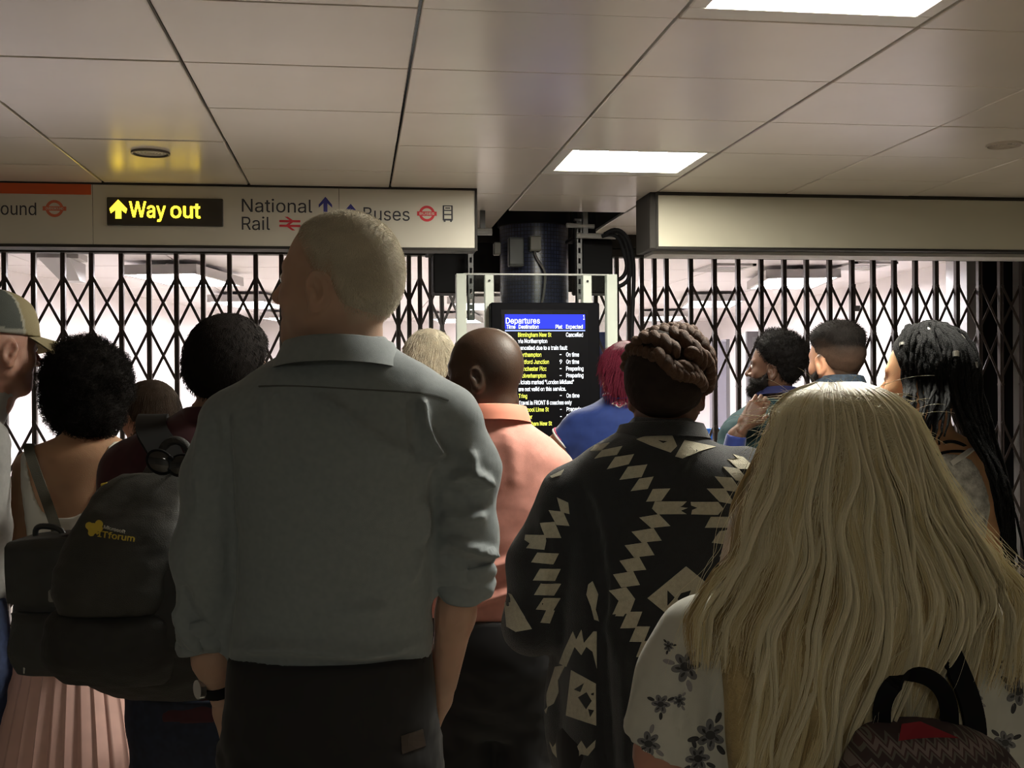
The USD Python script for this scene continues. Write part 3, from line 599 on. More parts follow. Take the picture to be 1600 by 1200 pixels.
class Person:
    def __init__(s, label, pcx, d, group=None):
        s.d, s.rot = d, -degrees(YAW); w = P(pcx, 600, d); s.o = np.array([w[0], w[1], 0.]); s.ex, s.ey = np.array([cos(YAW), -sin(YAW), 0]), np.array([sin(YAW), cos(YAW), 0])
        s.t = thing('person', label, 'person', s.o, s.rot, group)
    def L(s, px, py, dy=0.):
        w = P(px, py, s.d + dy) - s.o; return np.array([w @ s.ex, w @ s.ey, w[2]])
    def rows(s, rows):
        out = []
        for py, l, r, dy, ry in rows:
            a, b = s.L(l, py, dy), s.L(r, py, dy); out.append((a[2], (a[0] + b[0]) / 2, dy, (b[0] - a[0]) / 2, ry))
        return out
    def pts(s, pts): return [s.L(*p) for p in pts]
    def head(s, px, py, dy=0., yaw=0, pitch=0, roll=0, scale=1., **kw):
        s.hc, s.hR, s.hs, s.hk = s.L(px, py, dy), rotm(yaw + degrees(atan((800 - px) / F)), pitch, roll), scale, kw; return s
    def hq(s, v): return (v - s.hc) @ s.hR / s.hs               # figure -> head
    def hw(s, q): return np.asarray(q) * s.hs @ s.hR.T + s.hc     # head -> figure
    def put_head(s, Fd, k=.02, off=0.):
        Fh = head_sampler(**s.hk); r = .2 * s.hs
        def fn(X, Y, Z):
            sh = np.broadcast_shapes(X.shape, Y.shape, Z.shape); G = np.stack([np.broadcast_to(a, sh) for a in (X, Y, Z)], -1)
            return sample(Fh, s.hq(G)) * s.hs - off
        Fd.put(fn, s.hc - r * .8, s.hc + r * .8, k, m=0.)
    def body(s, torso, arms, skin, neck=(.056, .064), neck_to=None, fine=.0045, base=.014, hands=None, marks=None, hip=None, lip=None, brow=(.03, .022, .018), scalp=None, bare=False, legs=True, armfine=None, rough=.48):
        """torso: rows in figure space; arms: [(points, radii)], wrist last; hands: [(side, direction, thumb_dir, curl)]"""
        s.torso, s.arms = torso, arms
        hc = s.hc; fz = [(hc[2] - .15, hc[2] + .15, fine)]; fx, fy = [(hc[0] - .11, hc[0] + .11, fine)], [(hc[1] - .13, hc[1] + .13, fine)]
        b2 = base if not bare else .008
        allp = np.vstack([np.array(a[0]) for a in arms] + [np.array([[r[1] - r[3], r[2] - r[4], r[0]] for r in torso]), np.array([[r[1] + r[3], r[2] + r[4], r[0]] for r in torso]), [hc - .17, hc + .17]])
        lo, hi = allp.min(0) - .09, allp.max(0) + .09; lo[2] = .04
        Fd = Field(axis(lo[0], hi[0], b2, fx), axis(lo[1], hi[1], b2, fy), axis(lo[2], hi[2], b2, fz))
        Fd.loft(torso, .03, off=0. if bare else -.022)
        for pts, rs in arms: Fd.chain(pts, rs, .02)
        zt = max(r[0] for r in torso); top = [r for r in torso if r[0] == zt][0]
        nb = s.hw([0, -.022, -.05]); nt = np.array([top[1], top[2], zt - .015]) if neck_to is None else np.asarray(neck_to)
        Fd.cone(nb, nt, neck[0] * s.hs, neck[1] * s.hs, .03); s.neck = (nb, nt)
        s.put_head(Fd, .02)
        zb = min(r[0] for r in torso); bot = [r for r in torso if r[0] == zb][0]; s.hipz = hip or max(zb + .02, .8); s.hipx = bot[1]; s.hipy = bot[2]
        if legs:
            for q in (-1, 1):
                s_ = s.hipz / .88; Fd.chain([(bot[1] + q * .085, bot[2] + .01, s.hipz), (bot[1] + q * .095, bot[2] + .015, s.hipz * .53), (bot[1] + q * .1, bot[2] - .01, .09)], [.085, .058, .042], .02); Fd.cone((bot[1] + q * .1, bot[2] - .02, .065), (bot[1] + q * .11, bot[2] + .12, .06), .036, .030, .02)
        v, f = Fd.mesh(); ms = [(v, f)]
        for (pts, rs), h in zip(arms, hands or [(None, None, None, None)] * len(arms)):
            if h[0]:
                d = h[1] if h[1] is not None else np.array(pts[-1]) - np.array(pts[-2]); ms.append(place_hand(np.array(pts[-1]) + np.asarray(d) / np.linalg.norm(d) * .012, d, h[0], h[2], rs[-1] / .0265, h[3]))
        v, f = join(*ms); c = np.tile(np.array(skin, float), (len(v), 1)); c *= (.86 + .28 * meshkit.fbm(v * 28, 3, 3))[:, None]
        q = s.hq(v); inhead = (np.abs(q) < [.1, .13, .14]).all(1)
        def blend(mask, col, a=1.):
            w = np.clip(mask, 0, 1)[:, None] * a * inhead[:, None]; c[:] = c * (1 - w) + np.array(col) * w
        lipc = np.array(skin) * [.78, .5, .5] if lip is None else lip
        blend((q[:, 1] > .078) * (1 - np.hypot(q[:, 0] / .025, (q[:, 2] + .0685) / .012)) * 4, lipc, .8)
        if brow is not None: blend((q[:, 1] > .055) * (1 - np.hypot((np.abs(q[:, 0]) - .032) / .020, (q[:, 2] - .019 - .004 * np.cos(q[:, 0] * 40)) / .0055)) * 4, brow, .9)
        if scalp is not None: blend(hairmask(q, scalp[1]) * 60, scalp[0], scalp[2])
        if marks is not None: marks(q, blend)
        s.bodyprim = obj('body', (v, f), tone_mat('skin', rough, .45, .12, .12, 420.), s.t, color=c)
        for q_ in (-1, 1):
            e = trimesh.creation.icosphere(2, .0118); ev = s.hw(np.array(e.vertices) + [q_ * .031, .0765, -.001]); ec = np.tile([.75, .72, .68], (len(ev), 1)); r = np.linalg.norm(np.array(e.vertices)[:, [0, 2]], axis=1); front = np.array(e.vertices)[:, 1] > 0
            ec[front & (r < .0062)] = (.05, .028, .015); ec[front & (r < .003)] = (.004, .004, .004); obj('eye', (ev, e.faces), tone_mat('eye_wet', .12, .6), s.t, color=ec)
        s.v, s.f = v, f
        return s
    def shoes(s, m, label=None):
        for q in (-1, 1):
            v, f = shoe(); v = v.copy() @ rotm(q * -8).T; obj('shoe', (v + [s.hipx + q * .105, s.hipy - .005, 0], f), m, s.t, smooth=True)
    def trousers(s, m, waist, rows=None, loose=.012, res=.010, name='trousers', knee=0, ankle=.06, amp=.005, color=None):
        """waist: figure-space z; follows the body's own legs"""
        x, y, hz = s.hipx, s.hipy, s.hipz
        rows = rows or [(hz - .24, x, y, .10, .07), (hz - .16, x, y, .150, .102), (hz - .07, x, y, .178, .122), (hz, x, y, .185, .13), (waist, x, y, .17, .12)]
        w = max(r[3] for r in rows) + .08
        Fd = Field(axis(x - w, x + w, res), axis(y - .26, y + .24, res), axis(.03, waist + .05, res * 1.3)); Fd.loft(rows, .03, off=loose * .6)
        for q in (-1, 1): Fd.chain([(x + q * .087, y + .005, hz - .02), (x + q * .097, y + .01, hz * .53), (x + q * .102, y - .012, ankle)], [.096 + loose, .070 + loose, .058 + loose], .03, cut=True)
        v, f = Fd.mesh(); n = vnormals(v, f)
        w_ = np.clip((waist - .06 - v[:, 2]) / .1, 0, 1); v = v + n * ((meshkit.fbm(np.stack([v[:, 0] * 14, v[:, 1] * 14, v[:, 2] * 26 + 9 * v[:, 0]], 1), 3, 5) - .5) * amp * 4 * w_)[:, None]
        obj(name, (v, f), m, s.t, smooth=True); s.tv, s.tf = v, f; return s
    def garment(s, name, m, rows, sleeves=(), res=.008, k=.03, p=2.2, off=0., amp=.006, seed=1, fold=None, freq=(12, 12, 22), z0=None, z1=None, extra=None, clip=None, parent=None, color=None, label=None, keep=True):
        pp = np.vstack([np.array([[r[1] - r[3], r[2] - r[4], r[0]] for r in rows]), np.array([[r[1] + r[3], r[2] + r[4], r[0]] for r in rows])] + [np.array(a[0]) for a in sleeves]); lo, hi = pp.min(0) - .1, pp.max(0) + .1
        Fd = Field(axis(lo[0], hi[0], res), axis(lo[1], hi[1], res), axis(lo[2], hi[2], res)); Fd.loft(rows, .02, p, off, z0, z1)
        for sl in sleeves: Fd.chain(sl[0], sl[1], sl[2] if len(sl) > 2 else k, cut=True)
        if extra: extra(Fd)
        if clip: Fd.clip_fn(clip)
        v, f = Fd.mesh(); n = vnormals(v, f)
        q = v * np.array(freq); q[:, 0] += .35 * q[:, 2]
        d = (meshkit.fbm(q, 3, seed) - .5) * 2 * amp + (np.abs(meshkit.fbm(q * .6 + 9, 2, seed + 5) - .5) - .12) * -2.2 * amp
        if fold is not None: d = d + fold(v, n)
        v = v + n * d[:, None]
        c = None if color is None else color(v, n)
        o = obj(name, (v, f), m, parent or s.t, smooth=True, color=c, label=label)
        if keep: s.gv, s.gf = v, f
        return o
    def collar(s, m, center, rx, ry, stand=.035, fall=.045, gap=radians(40), tilt=.0, lift=.0, out=.012, parent=None, name='collar', th=.004, front=pi / 2, slope=.02):
        """a turned-down collar round the neck, open towards the front"""
        n = 48; an = np.linspace(front + gap / 2, front + 2 * pi - gap / 2, n); prof = [(-.004, -.2), (.0, .45), (.003, .9), (.006, 1.0), (.012, .95), (.015 + out * .5, .4), (.015 + out, -.0)]
        V, Fc = [], []
        for layer in (0, 1):
            for a in an:
                fr = .5 - .5 * cos(2 * (a - front)) if False else (1 + sin(a)) / 2        # 1 at the front
                for q, (o, h) in enumerate(prof):
                    z = h * stand if q < 4 else stand - (1 - h) * fall * (1 + .35 * fr)
                    r = o + layer * -th * (1 if q < 3 else -1 if q > 3 else 0); V.append([center[0] + (rx + r) * cos(a), center[1] + (ry + r) * sin(a), center[2] + z - slope * fr + tilt * cos(a)])
        np_ = len(prof)
        for layer in (0, 1):
            b = layer * n * np_
            for i in range(n - 1):
                for j in range(np_ - 1):
                    q = [b + i * np_ + j, b + (i + 1) * np_ + j, b + (i + 1) * np_ + j + 1, b + i * np_ + j + 1]; Fc += [[q[0], q[1], q[2]], [q[0], q[2], q[3]]] if layer == 0 else [[q[2], q[1], q[0]], [q[3], q[2], q[0]]]
        V = np.array(V); return obj(name, (V, np.array(Fc)), m, parent or s.t, smooth=True)
    def haircap(s, m, thick, mask, res=.0045, amp=.004, freq=60, seed=2, extra=None, name='hair', k=.01, disp=None, color=None, parent=None, reach=.24):
        """a cap of hair: the head swollen by thick(q), kept where mask(q) > 0"""
        hc, r = s.hc, reach * s.hs; Fh = head_sampler(**{**s.hk, 'ears': False})
        Fd = Field(axis(hc[0] - r, hc[0] + r, res), axis(hc[1] - r, hc[1] + r, res), axis(hc[2] - r * 1.1, hc[2] + r, res)); X, Y, Z = np.meshgrid(*Fd.ax, indexing='ij'); q = s.hq(np.stack([X, Y, Z], -1)).astype(np.float32)
        d = sample(Fh, q) * s.hs; Fd.D = np.maximum(d - thick(q) * s.hs, -mask(q) * s.hs).astype(np.float32)
        Fd.D = np.maximum(Fd.D, -(d + .012))
        if extra: extra(Fd)
        v, f = Fd.mesh(); n = vnormals(v, f); v = v + n * (((meshkit.fbm(s.hq(v) * freq, 3, seed) - .5) * 2 * amp) if disp is None else disp(s.hq(v), n))[:, None]
        o = obj(name, (v, f), m, parent or s.t, smooth=True, color=None if color is None else color(s.hq(v))); s.hair = o; s.hv, s.hf, s.hn = v, f, n; return o
def hairmask(q, kind='short'):
    """positive where hair grows: above a hairline that runs over the forehead, round the ears and across the nape"""
    x, y, z = q[..., 0], q[..., 1], q[..., 2]
    t = np.clip((y + .01) / .07, -1.6, 1.2)
    line = np.where(t > 0, -.01 + .085 * np.clip(t, 0, 1) ** .8, np.where(t > -.28, -.01 + .015 * np.clip(-t / .28, 0, 1), .005 - .085 * np.clip((-t - .28) / .42, 0, 1)))
    if kind == 'bald': line = line + .03 + .2 * np.clip((y + .03) / .05, 0, 1)
    return np.clip(np.minimum(z - line, .078 - y), -.05, .05)
def strands(name, pts, width, m, parent, label=None, kind='stuff'):
    """pts: (n, k, 3); tapering fibres"""
    n, k, _ = pts.shape; base = str(parent.GetPath()); c = UsdGeom.BasisCurves.Define(stage, numbered(f'{base}/{name}')); c.CreateTypeAttr('linear'); c.CreateWrapAttr('nonperiodic')
    c.CreateCurveVertexCountsAttr(Vt.IntArray.FromNumpy(np.full(n, k, np.int32))); c.CreatePointsAttr(Vt.Vec3fArray.FromNumpy(pts.reshape(-1, 3).astype(np.float32)))
    w = width * np.r_[np.ones(k - max(k // 3, 1)), np.linspace(1, .35, max(k // 3, 1))]; w = np.broadcast_to(np.asarray(w), (n, k)); c.CreateWidthsAttr(Vt.FloatArray.FromNumpy(w.ravel().astype(np.float32))); c.SetWidthsInterpolation('vertex')
    UsdShade.MaterialBindingAPI.Apply(c.GetPrim()).Bind(m); return tag(c, label, kind=kind)
def hair_mat(name, color, rough=.32, var=.35, rr=.4):
    if name not in MATS:
        c = np.array(color)
        MATS[name] = usdkit.material(stage, '/World/Looks/' + name, {'i': ('hair_info', {}), 'w': ('white_noise_texture', dict(dimensions='1D')), 'r': ('rgb_ramp', {'ramp': [(0., tuple(c * (1 - var))), (.6, tuple(c)), (1., tuple(np.minimum(c * (1 + var), .95)))]}),
                                     'h': ('principled_bsdf', dict(roughness=rough, specular_ior_level=rr))},
                                     [('i.index', 'w.w'), ('w.value', 'r.fac'), ('r.color', 'h.base_color')], surface='h.BSDF')
    return MATS[name]
def fuzz(s, n, length, width, m, seed=3, curl=.0, down=.3, mask=None, name='hair_strands', segs=4, sel=None, parent=None, spread=.5):
    """short fibres standing on the last hair cap"""
    g = np.random.default_rng(seed); v, f, nn = s.hv, s.hf, s.hn; c = v[f].mean(1); a = np.linalg.norm(np.cross(v[f[:, 1]] - v[f[:, 0]], v[f[:, 2]] - v[f[:, 0]]), axis=1); fn = nn[f].mean(1)
    ok = ((c - s.hc) * fn).sum(1) > 0
    if sel is not None: ok &= sel(s.hq(c))
    a = a * ok; i = g.choice(len(f), n, p=a / a.sum()); b = g.dirichlet([1, 1, 1], n); p0 = (v[f[i]] * b[:, :, None]).sum(1); d = fn[i] + g.normal(0, spread, (n, 3)) * .6; d[:, 2] -= down; d /= np.linalg.norm(d, axis=1, keepdims=True)
    L_ = length * g.uniform(.5, 1.2, n); t = np.linspace(0, 1, segs); pts = p0[:, None] + d[:, None] * (t[None, :, None] * L_[:, None, None]); pts[..., 2] -= down * .5 * t[None] ** 2 * L_[:, None]
    if curl: ph = g.uniform(0, 6.28, (n, 1)); k = curl; e = g.normal(0, 1, (n, 3)); e /= np.linalg.norm(e, axis=1, keepdims=True); h = np.cross(e, d); pts = pts + (np.sin(ph + t[None] * 9)[..., None] * e[:, None] + np.cos(ph + t[None] * 9)[..., None] * h[:, None]) * k * t[None, :, None]
    pts[:, 0] -= d * .003
    return strands(name, pts, width, m, parent or s.t)
def project(s, poly_px, m, parent, name, lift=.0015, target=None, dens=9., thick=.0012):
    """knit or print a flat shape traced in picture pixels on to a garment: the shape lies on the cloth, front face raised by lift"""
    v, f = target if target is not None else (s.gv, s.gf); tm = trimesh.Trimesh(v, f, process=False); out = []
    for g in getattr(poly_px, 'geoms', [poly_px]):
        if g.is_empty or g.area < .5: continue
        g = g.segmentize(dens); x0, y0, x1, y1 = g.bounds; pts = list(g.exterior.coords)[:-1]
        for r in g.interiors: pts += list(r.coords)[:-1]
        gx, gy = np.meshgrid(np.arange(x0 + dens * .3, x1, dens), np.arange(y0 + dens * .3, y1, dens)); inner = g.buffer(-dens * .45)
        import shapely
        if not inner.is_empty:
            k = shapely.contains_xy(inner, gx.ravel(), gy.ravel()); pts += list(zip(gx.ravel()[k], gy.ravel()[k]))
        pts = np.array(pts); from scipy.spatial import Delaunay
        tri = Delaunay(pts).simplices; c = pts[tri].mean(1); tri = tri[shapely.contains_xy(g.buffer(.01), c[:, 0], c[:, 1])]
        eye = np.array([(EYE - s.o) @ s.ex, (EYE - s.o) @ s.ey, EYE[2] - s.o[2]]); dirs = np.array([[ray(*p) @ s.ex, ray(*p) @ s.ey, ray(*p)[2]] for p in pts]); dirs /= np.linalg.norm(dirs, axis=1, keepdims=True)
        loc, ri, ti = tm.ray.intersects_location(np.tile(eye, (len(pts), 1)), dirs, multiple_hits=False)
        hit = np.full((len(pts), 3), np.nan); hit[ri] = loc; nn = np.zeros((len(pts), 3)); nn[ri] = tm.face_normals[ti]
        d = np.linalg.norm(hit - eye, axis=1); tri = tri[~np.isnan(d[tri]).any(1)]
        if not len(tri): continue
        tri = tri[np.ptp(d[tri], axis=1) < .05]; top = hit + nn * lift; a = top[tri]; fl = (np.cross(a[:, 1] - a[:, 0], a[:, 2] - a[:, 0]) * (a.mean(1) - eye)).sum(1) > 0; tri[fl] = tri[fl][:, ::-1]
        ok = np.unique(tri); remap = np.full(len(pts), -1); remap[ok] = np.arange(len(ok)); T = remap[tri]; V = np.vstack([top[ok], hit[ok] - nn[ok] * thick]); n = len(ok)
        e = np.vstack([T[:, [0, 1]], T[:, [1, 2]], T[:, [2, 0]]]); key = set(map(tuple, e)); rim = np.array([x for x in key if (x[1], x[0]) not in key]).reshape(-1, 2)
        out.append((V, np.vstack([T, np.stack([rim[:, 1], rim[:, 0], rim[:, 0] + n], 1), np.stack([rim[:, 1], rim[:, 0] + n, rim[:, 1] + n], 1)])))
    if not out: return None
    return obj(name, join(*out), m, parent)
# ---------------------------------------------------------------- the crowd
M_darktr = mat('trousers_black', (.010, .010, .012), rough=.8, sheen=.1)
M_denim = mat('denim_dark', (.016, .022, .045), rough=.8, var=.25, scale=60)
M_shoe = mat('shoe_leather', (.03, .025, .022), rough=.35)
UP3 = (0, 1, 0)
def gauss_folds(s, folds):
    """folds: (polyline in picture pixels, half width in px, height in m); raised or sunk ridges on the side that faces the viewpoint"""
    F_ = [(np.array([s.L(*p, 0)[[0, 2]] for p in (spline(np.c_[np.array(l, float), np.zeros(len(l))], 24)[:, :2] if len(l) > 2 else np.array(l, float))]), w * s.d / F, a) for l, w, a in folds]
    def fn(v, n):
        out = np.zeros(len(v)); face = np.clip(-n[:, 1] * 1.5 + .2, 0, 1)
        for l, w, a in F_:
            lo, hi = l.min(0) - 4 * w, l.max(0) + 4 * w; k = np.nonzero((v[:, 0] > lo[0]) & (v[:, 0] < hi[0]) & (v[:, 2] > lo[1]) & (v[:, 2] < hi[1]))[0]
            if not len(k): continue
            q = v[k][:, [0, 2]]; best = np.full(len(k), 9.); ta = np.zeros(len(k))
            for i in range(len(l) - 1):
                e = l[i + 1] - l[i]; t = np.clip(((q - l[i]) @ e) / (e @ e + 1e-12), 0, 1); dd = np.linalg.norm(q - l[i] - t[:, None] * e, axis=1); u = dd < best; best[u] = dd[u]; ta[u] = (i + t[u]) / (len(l) - 1)
            out[k] += 2.1 * a * np.exp(-(best / w) ** 2) * np.clip(np.minimum(ta, 1 - ta) * 6 + .15, 0, 1) * face[k]
        return np.maximum(out, -.009)
    return fn

# -- man in the grey shirt -----------------------------------------------------
A = Person('tall man with cropped silver hair and grey shirt, hands in pockets, nearest on the left', 530, 2.0)
A.head(526, 441, .0, yaw=61, pitch=6, scale=1.07, fat=.004)
tor = A.rows([(528, 462, 602, .0, .07), (548, 445, 622, .0, .082), (570, 412, 660, .0, .098), (592, 382, 688, .0, .108), (620, 350, 714, .0, .116), (655, 338, 722, .0, .125), (710, 350, 712, .0, .13), (780, 362, 694, .0, .13), (860, 368, 682, .0, .128), (950, 366, 674, .0, .128), (1010, 362, 674, .0, .127), (1050, 362, 672, .0, .125)])
la = A.pts([(364, 668, .0), (338, 745, -.005), (322, 868, -.01), (332, 1030, .03), (352, 1092, .06)]); ra = A.pts([(702, 664, .0), (724, 735, .01), (722, 842, .01), (712, 960, .03), (690, 1075, .07)])
A.body(tor, [(la, [.046, .041, .037, .034, .0265]), (ra, [.046, .041, .037, .034, .0265])], (.50, .32, .235), neck=(.060, .068), hip=.93, hands=[(-1, A.L(366, 1190, .10) - la[-1], UP3, (20, 30, 20)), (1, A.L(668, 1170, .12) - ra[-1], UP3, (20, 30, 20))],
       scalp=((.50, .42, .32), 'short', .35), brow=(.45, .40, .33), rough=.5)
M_shirt = mat('shirt_grey', (.215, .25, .265), rough=.75, sheen=.2, var=.06, scale=90, bump=.12, bscale=900)
fA = gauss_folds(A, [([(424, 612), (430, 640), (440, 668)], 6, .0028), ([(445, 612), (449, 640), (452, 660)], 5, .002), ([(518, 612), (560, 650), (600, 680), (645, 702)], 8, .007), ([(505, 612), (535, 636), (560, 644)], 5, .004), ([(665, 622), (672, 670), (690, 700), (704, 708)], 6, .010), ([(655, 620), (660, 680), (662, 720)], 10, -.008),
    ([(700, 660), (712, 700), (724, 712)], 10, -.010), ([(640, 690), (670, 715), (700, 722)], 5, .005), ([(480, 690), (520, 720), (580, 770)], 9, .003), ([(662, 770), (668, 800), (664, 840)], 6, .006), ([(658, 850), (652, 880), (640, 900)], 8, .004),
    ([(556, 905), (563, 928), (590, 932), (615, 934)], 8, .005), ([(380, 1000), (430, 990), (520, 990), (600, 998), (660, 992)], 8, .008), ([(372, 1022), (450, 1012), (560, 1014), (665, 1010)], 9, -.005), ([(376, 640), (372, 740), (374, 860), (368, 960)], 7, -.006), ([(686, 720), (682, 800), (680, 900)], 7, -.006), ([(330, 660), (322, 720), (330, 800)], 8, .003), ([(352, 650), (356, 700), (350, 760)], 8, -.004),
    ([(738, 700), (745, 740), (765, 760)], 8, .009), ([(706, 745), (735, 738), (768, 756)], 7, .010), ([(700, 768), (730, 775), (760, 790)], 8, -.009), ([(690, 800), (720, 806), (760, 800)], 9, .008), ([(700, 835), (740, 850), (778, 866)], 7, .010), ([(690, 862), (720, 872), (770, 885)], 7, -.010), ([(300, 905), (315, 960), (335, 985)], 8, -.008), ([(285, 940), (300, 985), (325, 1010)], 8, .007)])
A.garment('shirt', M_shirt, tor, [(la[:3] + [A.L(322, 1000, .02)], [.060, .056, .056, .050], .035), (ra[:3] + [A.L(722, 915, .02)], [.062, .059, .058, .050], .035)], res=.0062, amp=.0045, seed=4, fold=fA, freq=(9, 9, 14), z0=A.L(530, 1046)[2])
shirt = (A.gv, A.gf)
sh = stage.GetPrimAtPath(str(A.t.GetPath()) + '/shirt')
nz = A.L(530, 545); A.collar(M_shirt, (nz[0] + .002, -.012, A.L(530, 560)[2]), .082, .082, stand=.040, fall=.046, out=.022, gap=radians(30), slope=.025, parent=sh, lift=.0)
# yoke seam, cuffs
ys = [(405, 604), (450, 603), (520, 606), (590, 610), (640, 613), (668, 616), (700, 626)]
project(A, LineString(spline(np.c_[np.array(ys, float), np.zeros(7)], 30)[:, :2]).buffer(1.1), mat('shirt_seam', (.09, .10, .10), rough=.9), sh, 'yoke_seam', lift=.0012, dens=6)
def cuff(parent, a, b, r0, r1, m, name='cuff', rolls=2, seed=1):
    a, b = np.asarray(a), np.asarray(b); L_ = np.linalg.norm(b - a); n = 40; prof = []
    for k in range(rolls * 8 + 1):
        t = k / (rolls * 8); prof.append((t, r0 + (r1 - r0) * t + .005 * abs(sin(t * rolls * pi))))
    prof += [(.985, r1 - .004), (.9, r1 - .007)]; prof = [(.02, r0 - .006)] + prof; t_ = (b - a) / L_; u = np.cross(t_, [0, 1, 0]); u /= np.linalg.norm(u); w = np.cross(t_, u); an = np.arange(n) * 2 * pi / n; g = np.random.default_rng(seed); V = []
    for t, r in prof:
        rr = r + .0035 * np.sin(an * 3 + t * 4 + seed) + .002 * np.sin(an * 7 + seed * 2 + t * 9); V.append(a + t_ * L_ * (t + .08 * np.sin(an * 2 + seed)[:, None]) + rr[:, None] * (np.cos(an)[:, None] * u + np.sin(an)[:, None] * w))
    V = np.vstack(V); Fc = []
    for i in range(len(prof) - 1):
        for j in range(n):
            k = (j + 1) % n; q = [i * n + j, i * n + k, (i + 1) * n + k, (i + 1) * n + j]; Fc += [[q[0], q[2], q[1]], [q[0], q[3], q[2]]]
    return obj(name, (V, np.array(Fc)), m, parent, smooth=True)
cuff(sh, A.L(320, 960, .015), A.L(327, 1012, .022), .051, .050, M_shirt, rolls=2, seed=2); cuff(sh, A.L(726, 872, .018), A.L(722, 932, .022), .053, .052, M_shirt, rolls=2, seed=5)
A.trousers(M_darktr, A.L(530, 1040)[2] + .03, res=.009, rows=[(.68, A.hipx, 0, .10, .075), (.76, A.hipx, 0, .155, .108), (.86, A.hipx, 0, .18, .13), (.93, A.hipx, 0, .182, .135), (A.L(530, 1040)[2] + .03, A.hipx, 0, .172, .124)])
bz = A.L(530, 1056)[2]; belt = [(bz - .018, A.hipx, 0, .179, .131), (bz + .018, A.hipx, 0, .178, .130)]
A.garment('belt', mat('belt_leather', (.02, .014, .010), rough=.4), belt, res=.006, amp=0., keep=False)
A.gv, A.gf = A.tv, A.tf
patch = Polygon([(626, 1150), (660, 1139), (665, 1165), (628, 1178)])
project(A, patch, mat('label_leather', (.05, .035, .028), rough=.5), A.t, 'label_patch', target=None, dens=8)
A.gv, A.gf = shirt
A.shoes(M_shoe)
wc = np.array(la[3]) * .35 + np.array(la[4]) * .65
wd = np.array(la[4]) - np.array(la[3]); wd /= np.linalg.norm(wd)
wt = obj('watch_strap', rod(wc - wd * .010, wc + wd * .010, .0335, 24), M_black, A.t, smooth=40)
fc = wc + np.array([-.6, -.5, 0]) * .045
obj('watch_case', rod(fc, fc + np.array([-.6, -.5, 0]) * .014, .017, 24), mat('steel', (.5, .5, .5), rough=.25, metal=.9), A.t, smooth=40)
M_buzz = tone_mat('hair_buzz', .8, .2, bump=.5, bscale=900.)
def buzz_tone(hair, skin, width=.012):
    def fn(q):
        w = np.clip(hairmask(q) / width, 0, 1)[:, None]; return (np.array(skin) * (1 - w) + np.array(hair) * w) * (.75 + .5 * meshkit.fbm(q * [25, 25, 45], 3, 3))[:, None]
    return fn
A.haircap(M_buzz, lambda q: -.0004 + .0026 * np.clip((hairmask(q) + .004) * 50, 0, 1), lambda q: hairmask(q) + .006, res=.004, amp=.0004, freq=200, color=buzz_tone((.55, .50, .40), (.47, .32, .23), .04))
fuzz(A, 9000, .0045, .0005, hair_mat('hair_silver', (.62, .57, .46), .5), down=.7, spread=.35, sel=lambda q: hairmask(q) > .012)
# -- helpers for the rest of the crowd
def legs_shoes(p, m, waist, shoe_m=None, **kw):
    p.trousers(m, waist, **kw); p.shoes(shoe_m or M_shoe)
def ribbon(pts, w, th, n=30, across=(1, 0, 0)):
    """a flat strap swept along the points"""
    sp = spline(pts, n); t = np.gradient(sp, axis=0); t /= np.linalg.norm(t, axis=1, keepdims=True); a = np.asarray(across, float) - t * (t @ np.asarray(across, float))[:, None]; a /= np.linalg.norm(a, axis=1, keepdims=True); m = np.cross(t, a)
    V = np.stack([sp + a * (u * w / 2) + m * (h * th / 2) for u, h in ((-1, -1), (1, -1), (1, 1), (-1, 1))], 1).reshape(-1, 3); Fc = [[0, 2, 1], [0, 3, 2]]; b = (n - 1) * 4; Fc += [[b, b + 1, b + 2], [b, b + 2, b + 3]]
    for i in range(n - 1):
        for k in range(4): q, r = i * 4 + k, i * 4 + (k + 1) % 4; Fc += [[q, r, r + 4], [q, r + 4, q + 4]]
    return trimesh.Trimesh(V, Fc, process=False)
FWD_H = (15, 35, 25)
def zof(p, py, dy=0): return p.L(800, py, dy)[2]
def sole_belt(p, z, m, name='belt'):
    p.garment(name, m, [(z - .018, p.hipx, p.hipy, .175, .127), (z + .018, p.hipx, p.hipy, .174, .126)], res=.008, amp=0., keep=False)

# -- bald man in the salmon shirt -----------------------------------------------
B = Person('bald dark-skinned man in a salmon pink shirt facing the departure screen', 775, 3.0)
B.head(754, 581, .0, yaw=70, pitch=-2, scale=1.0, fat=.004)
tor = B.rows([(622, 735, 808, 0, .062), (646, 720, 816, 0, .076), (664, 700, 832, 0, .090), (690, 672, 866, 0, .106), (722, 654, 889, 0, .115), (780, 652, 890, 0, .122), (860, 660, 882, .0, .125), (960, 664, 878, 0, .125), (1010, 664, 878, 0, .125)])
la, ra = B.pts([(672, 720, 0), (640, 850, -.02), (660, 930, .2)]), B.pts([(860, 745, 0), (896, 850, -.02), (880, 930, .2)])
B.body(tor, [(la, [.055, .045, .027]), (ra, [.055, .045, .027])], (.060, .033, .020), neck=(.062, .068), hands=[(-1, None, (1, 0, .6), FWD_H), (1, None, (-1, 0, .6), FWD_H)], hip=.88, rough=.32, brow=(.012, .008, .006), lip=(.10, .04, .035))
M_pink = mat('shirt_salmon', (.72, .32, .26), rough=.75, sheen=.25, var=.05, scale=60, bump=.1, bscale=900)
M_pinkc = mat('shirt_coral', (.82, .30, .20), rough=.75, sheen=.25)
fB = gauss_folds(B, [([(740, 880), (790, 868), (830, 850)], 7, .006), ([(730, 905), (790, 898), (830, 872)], 7, -.006), ([(740, 930), (800, 912), (840, 905)], 6, .005), ([(780, 660), (800, 700), (800, 760)], 12, .003), ([(745, 668), (760, 720), (770, 780)], 9, -.003)])
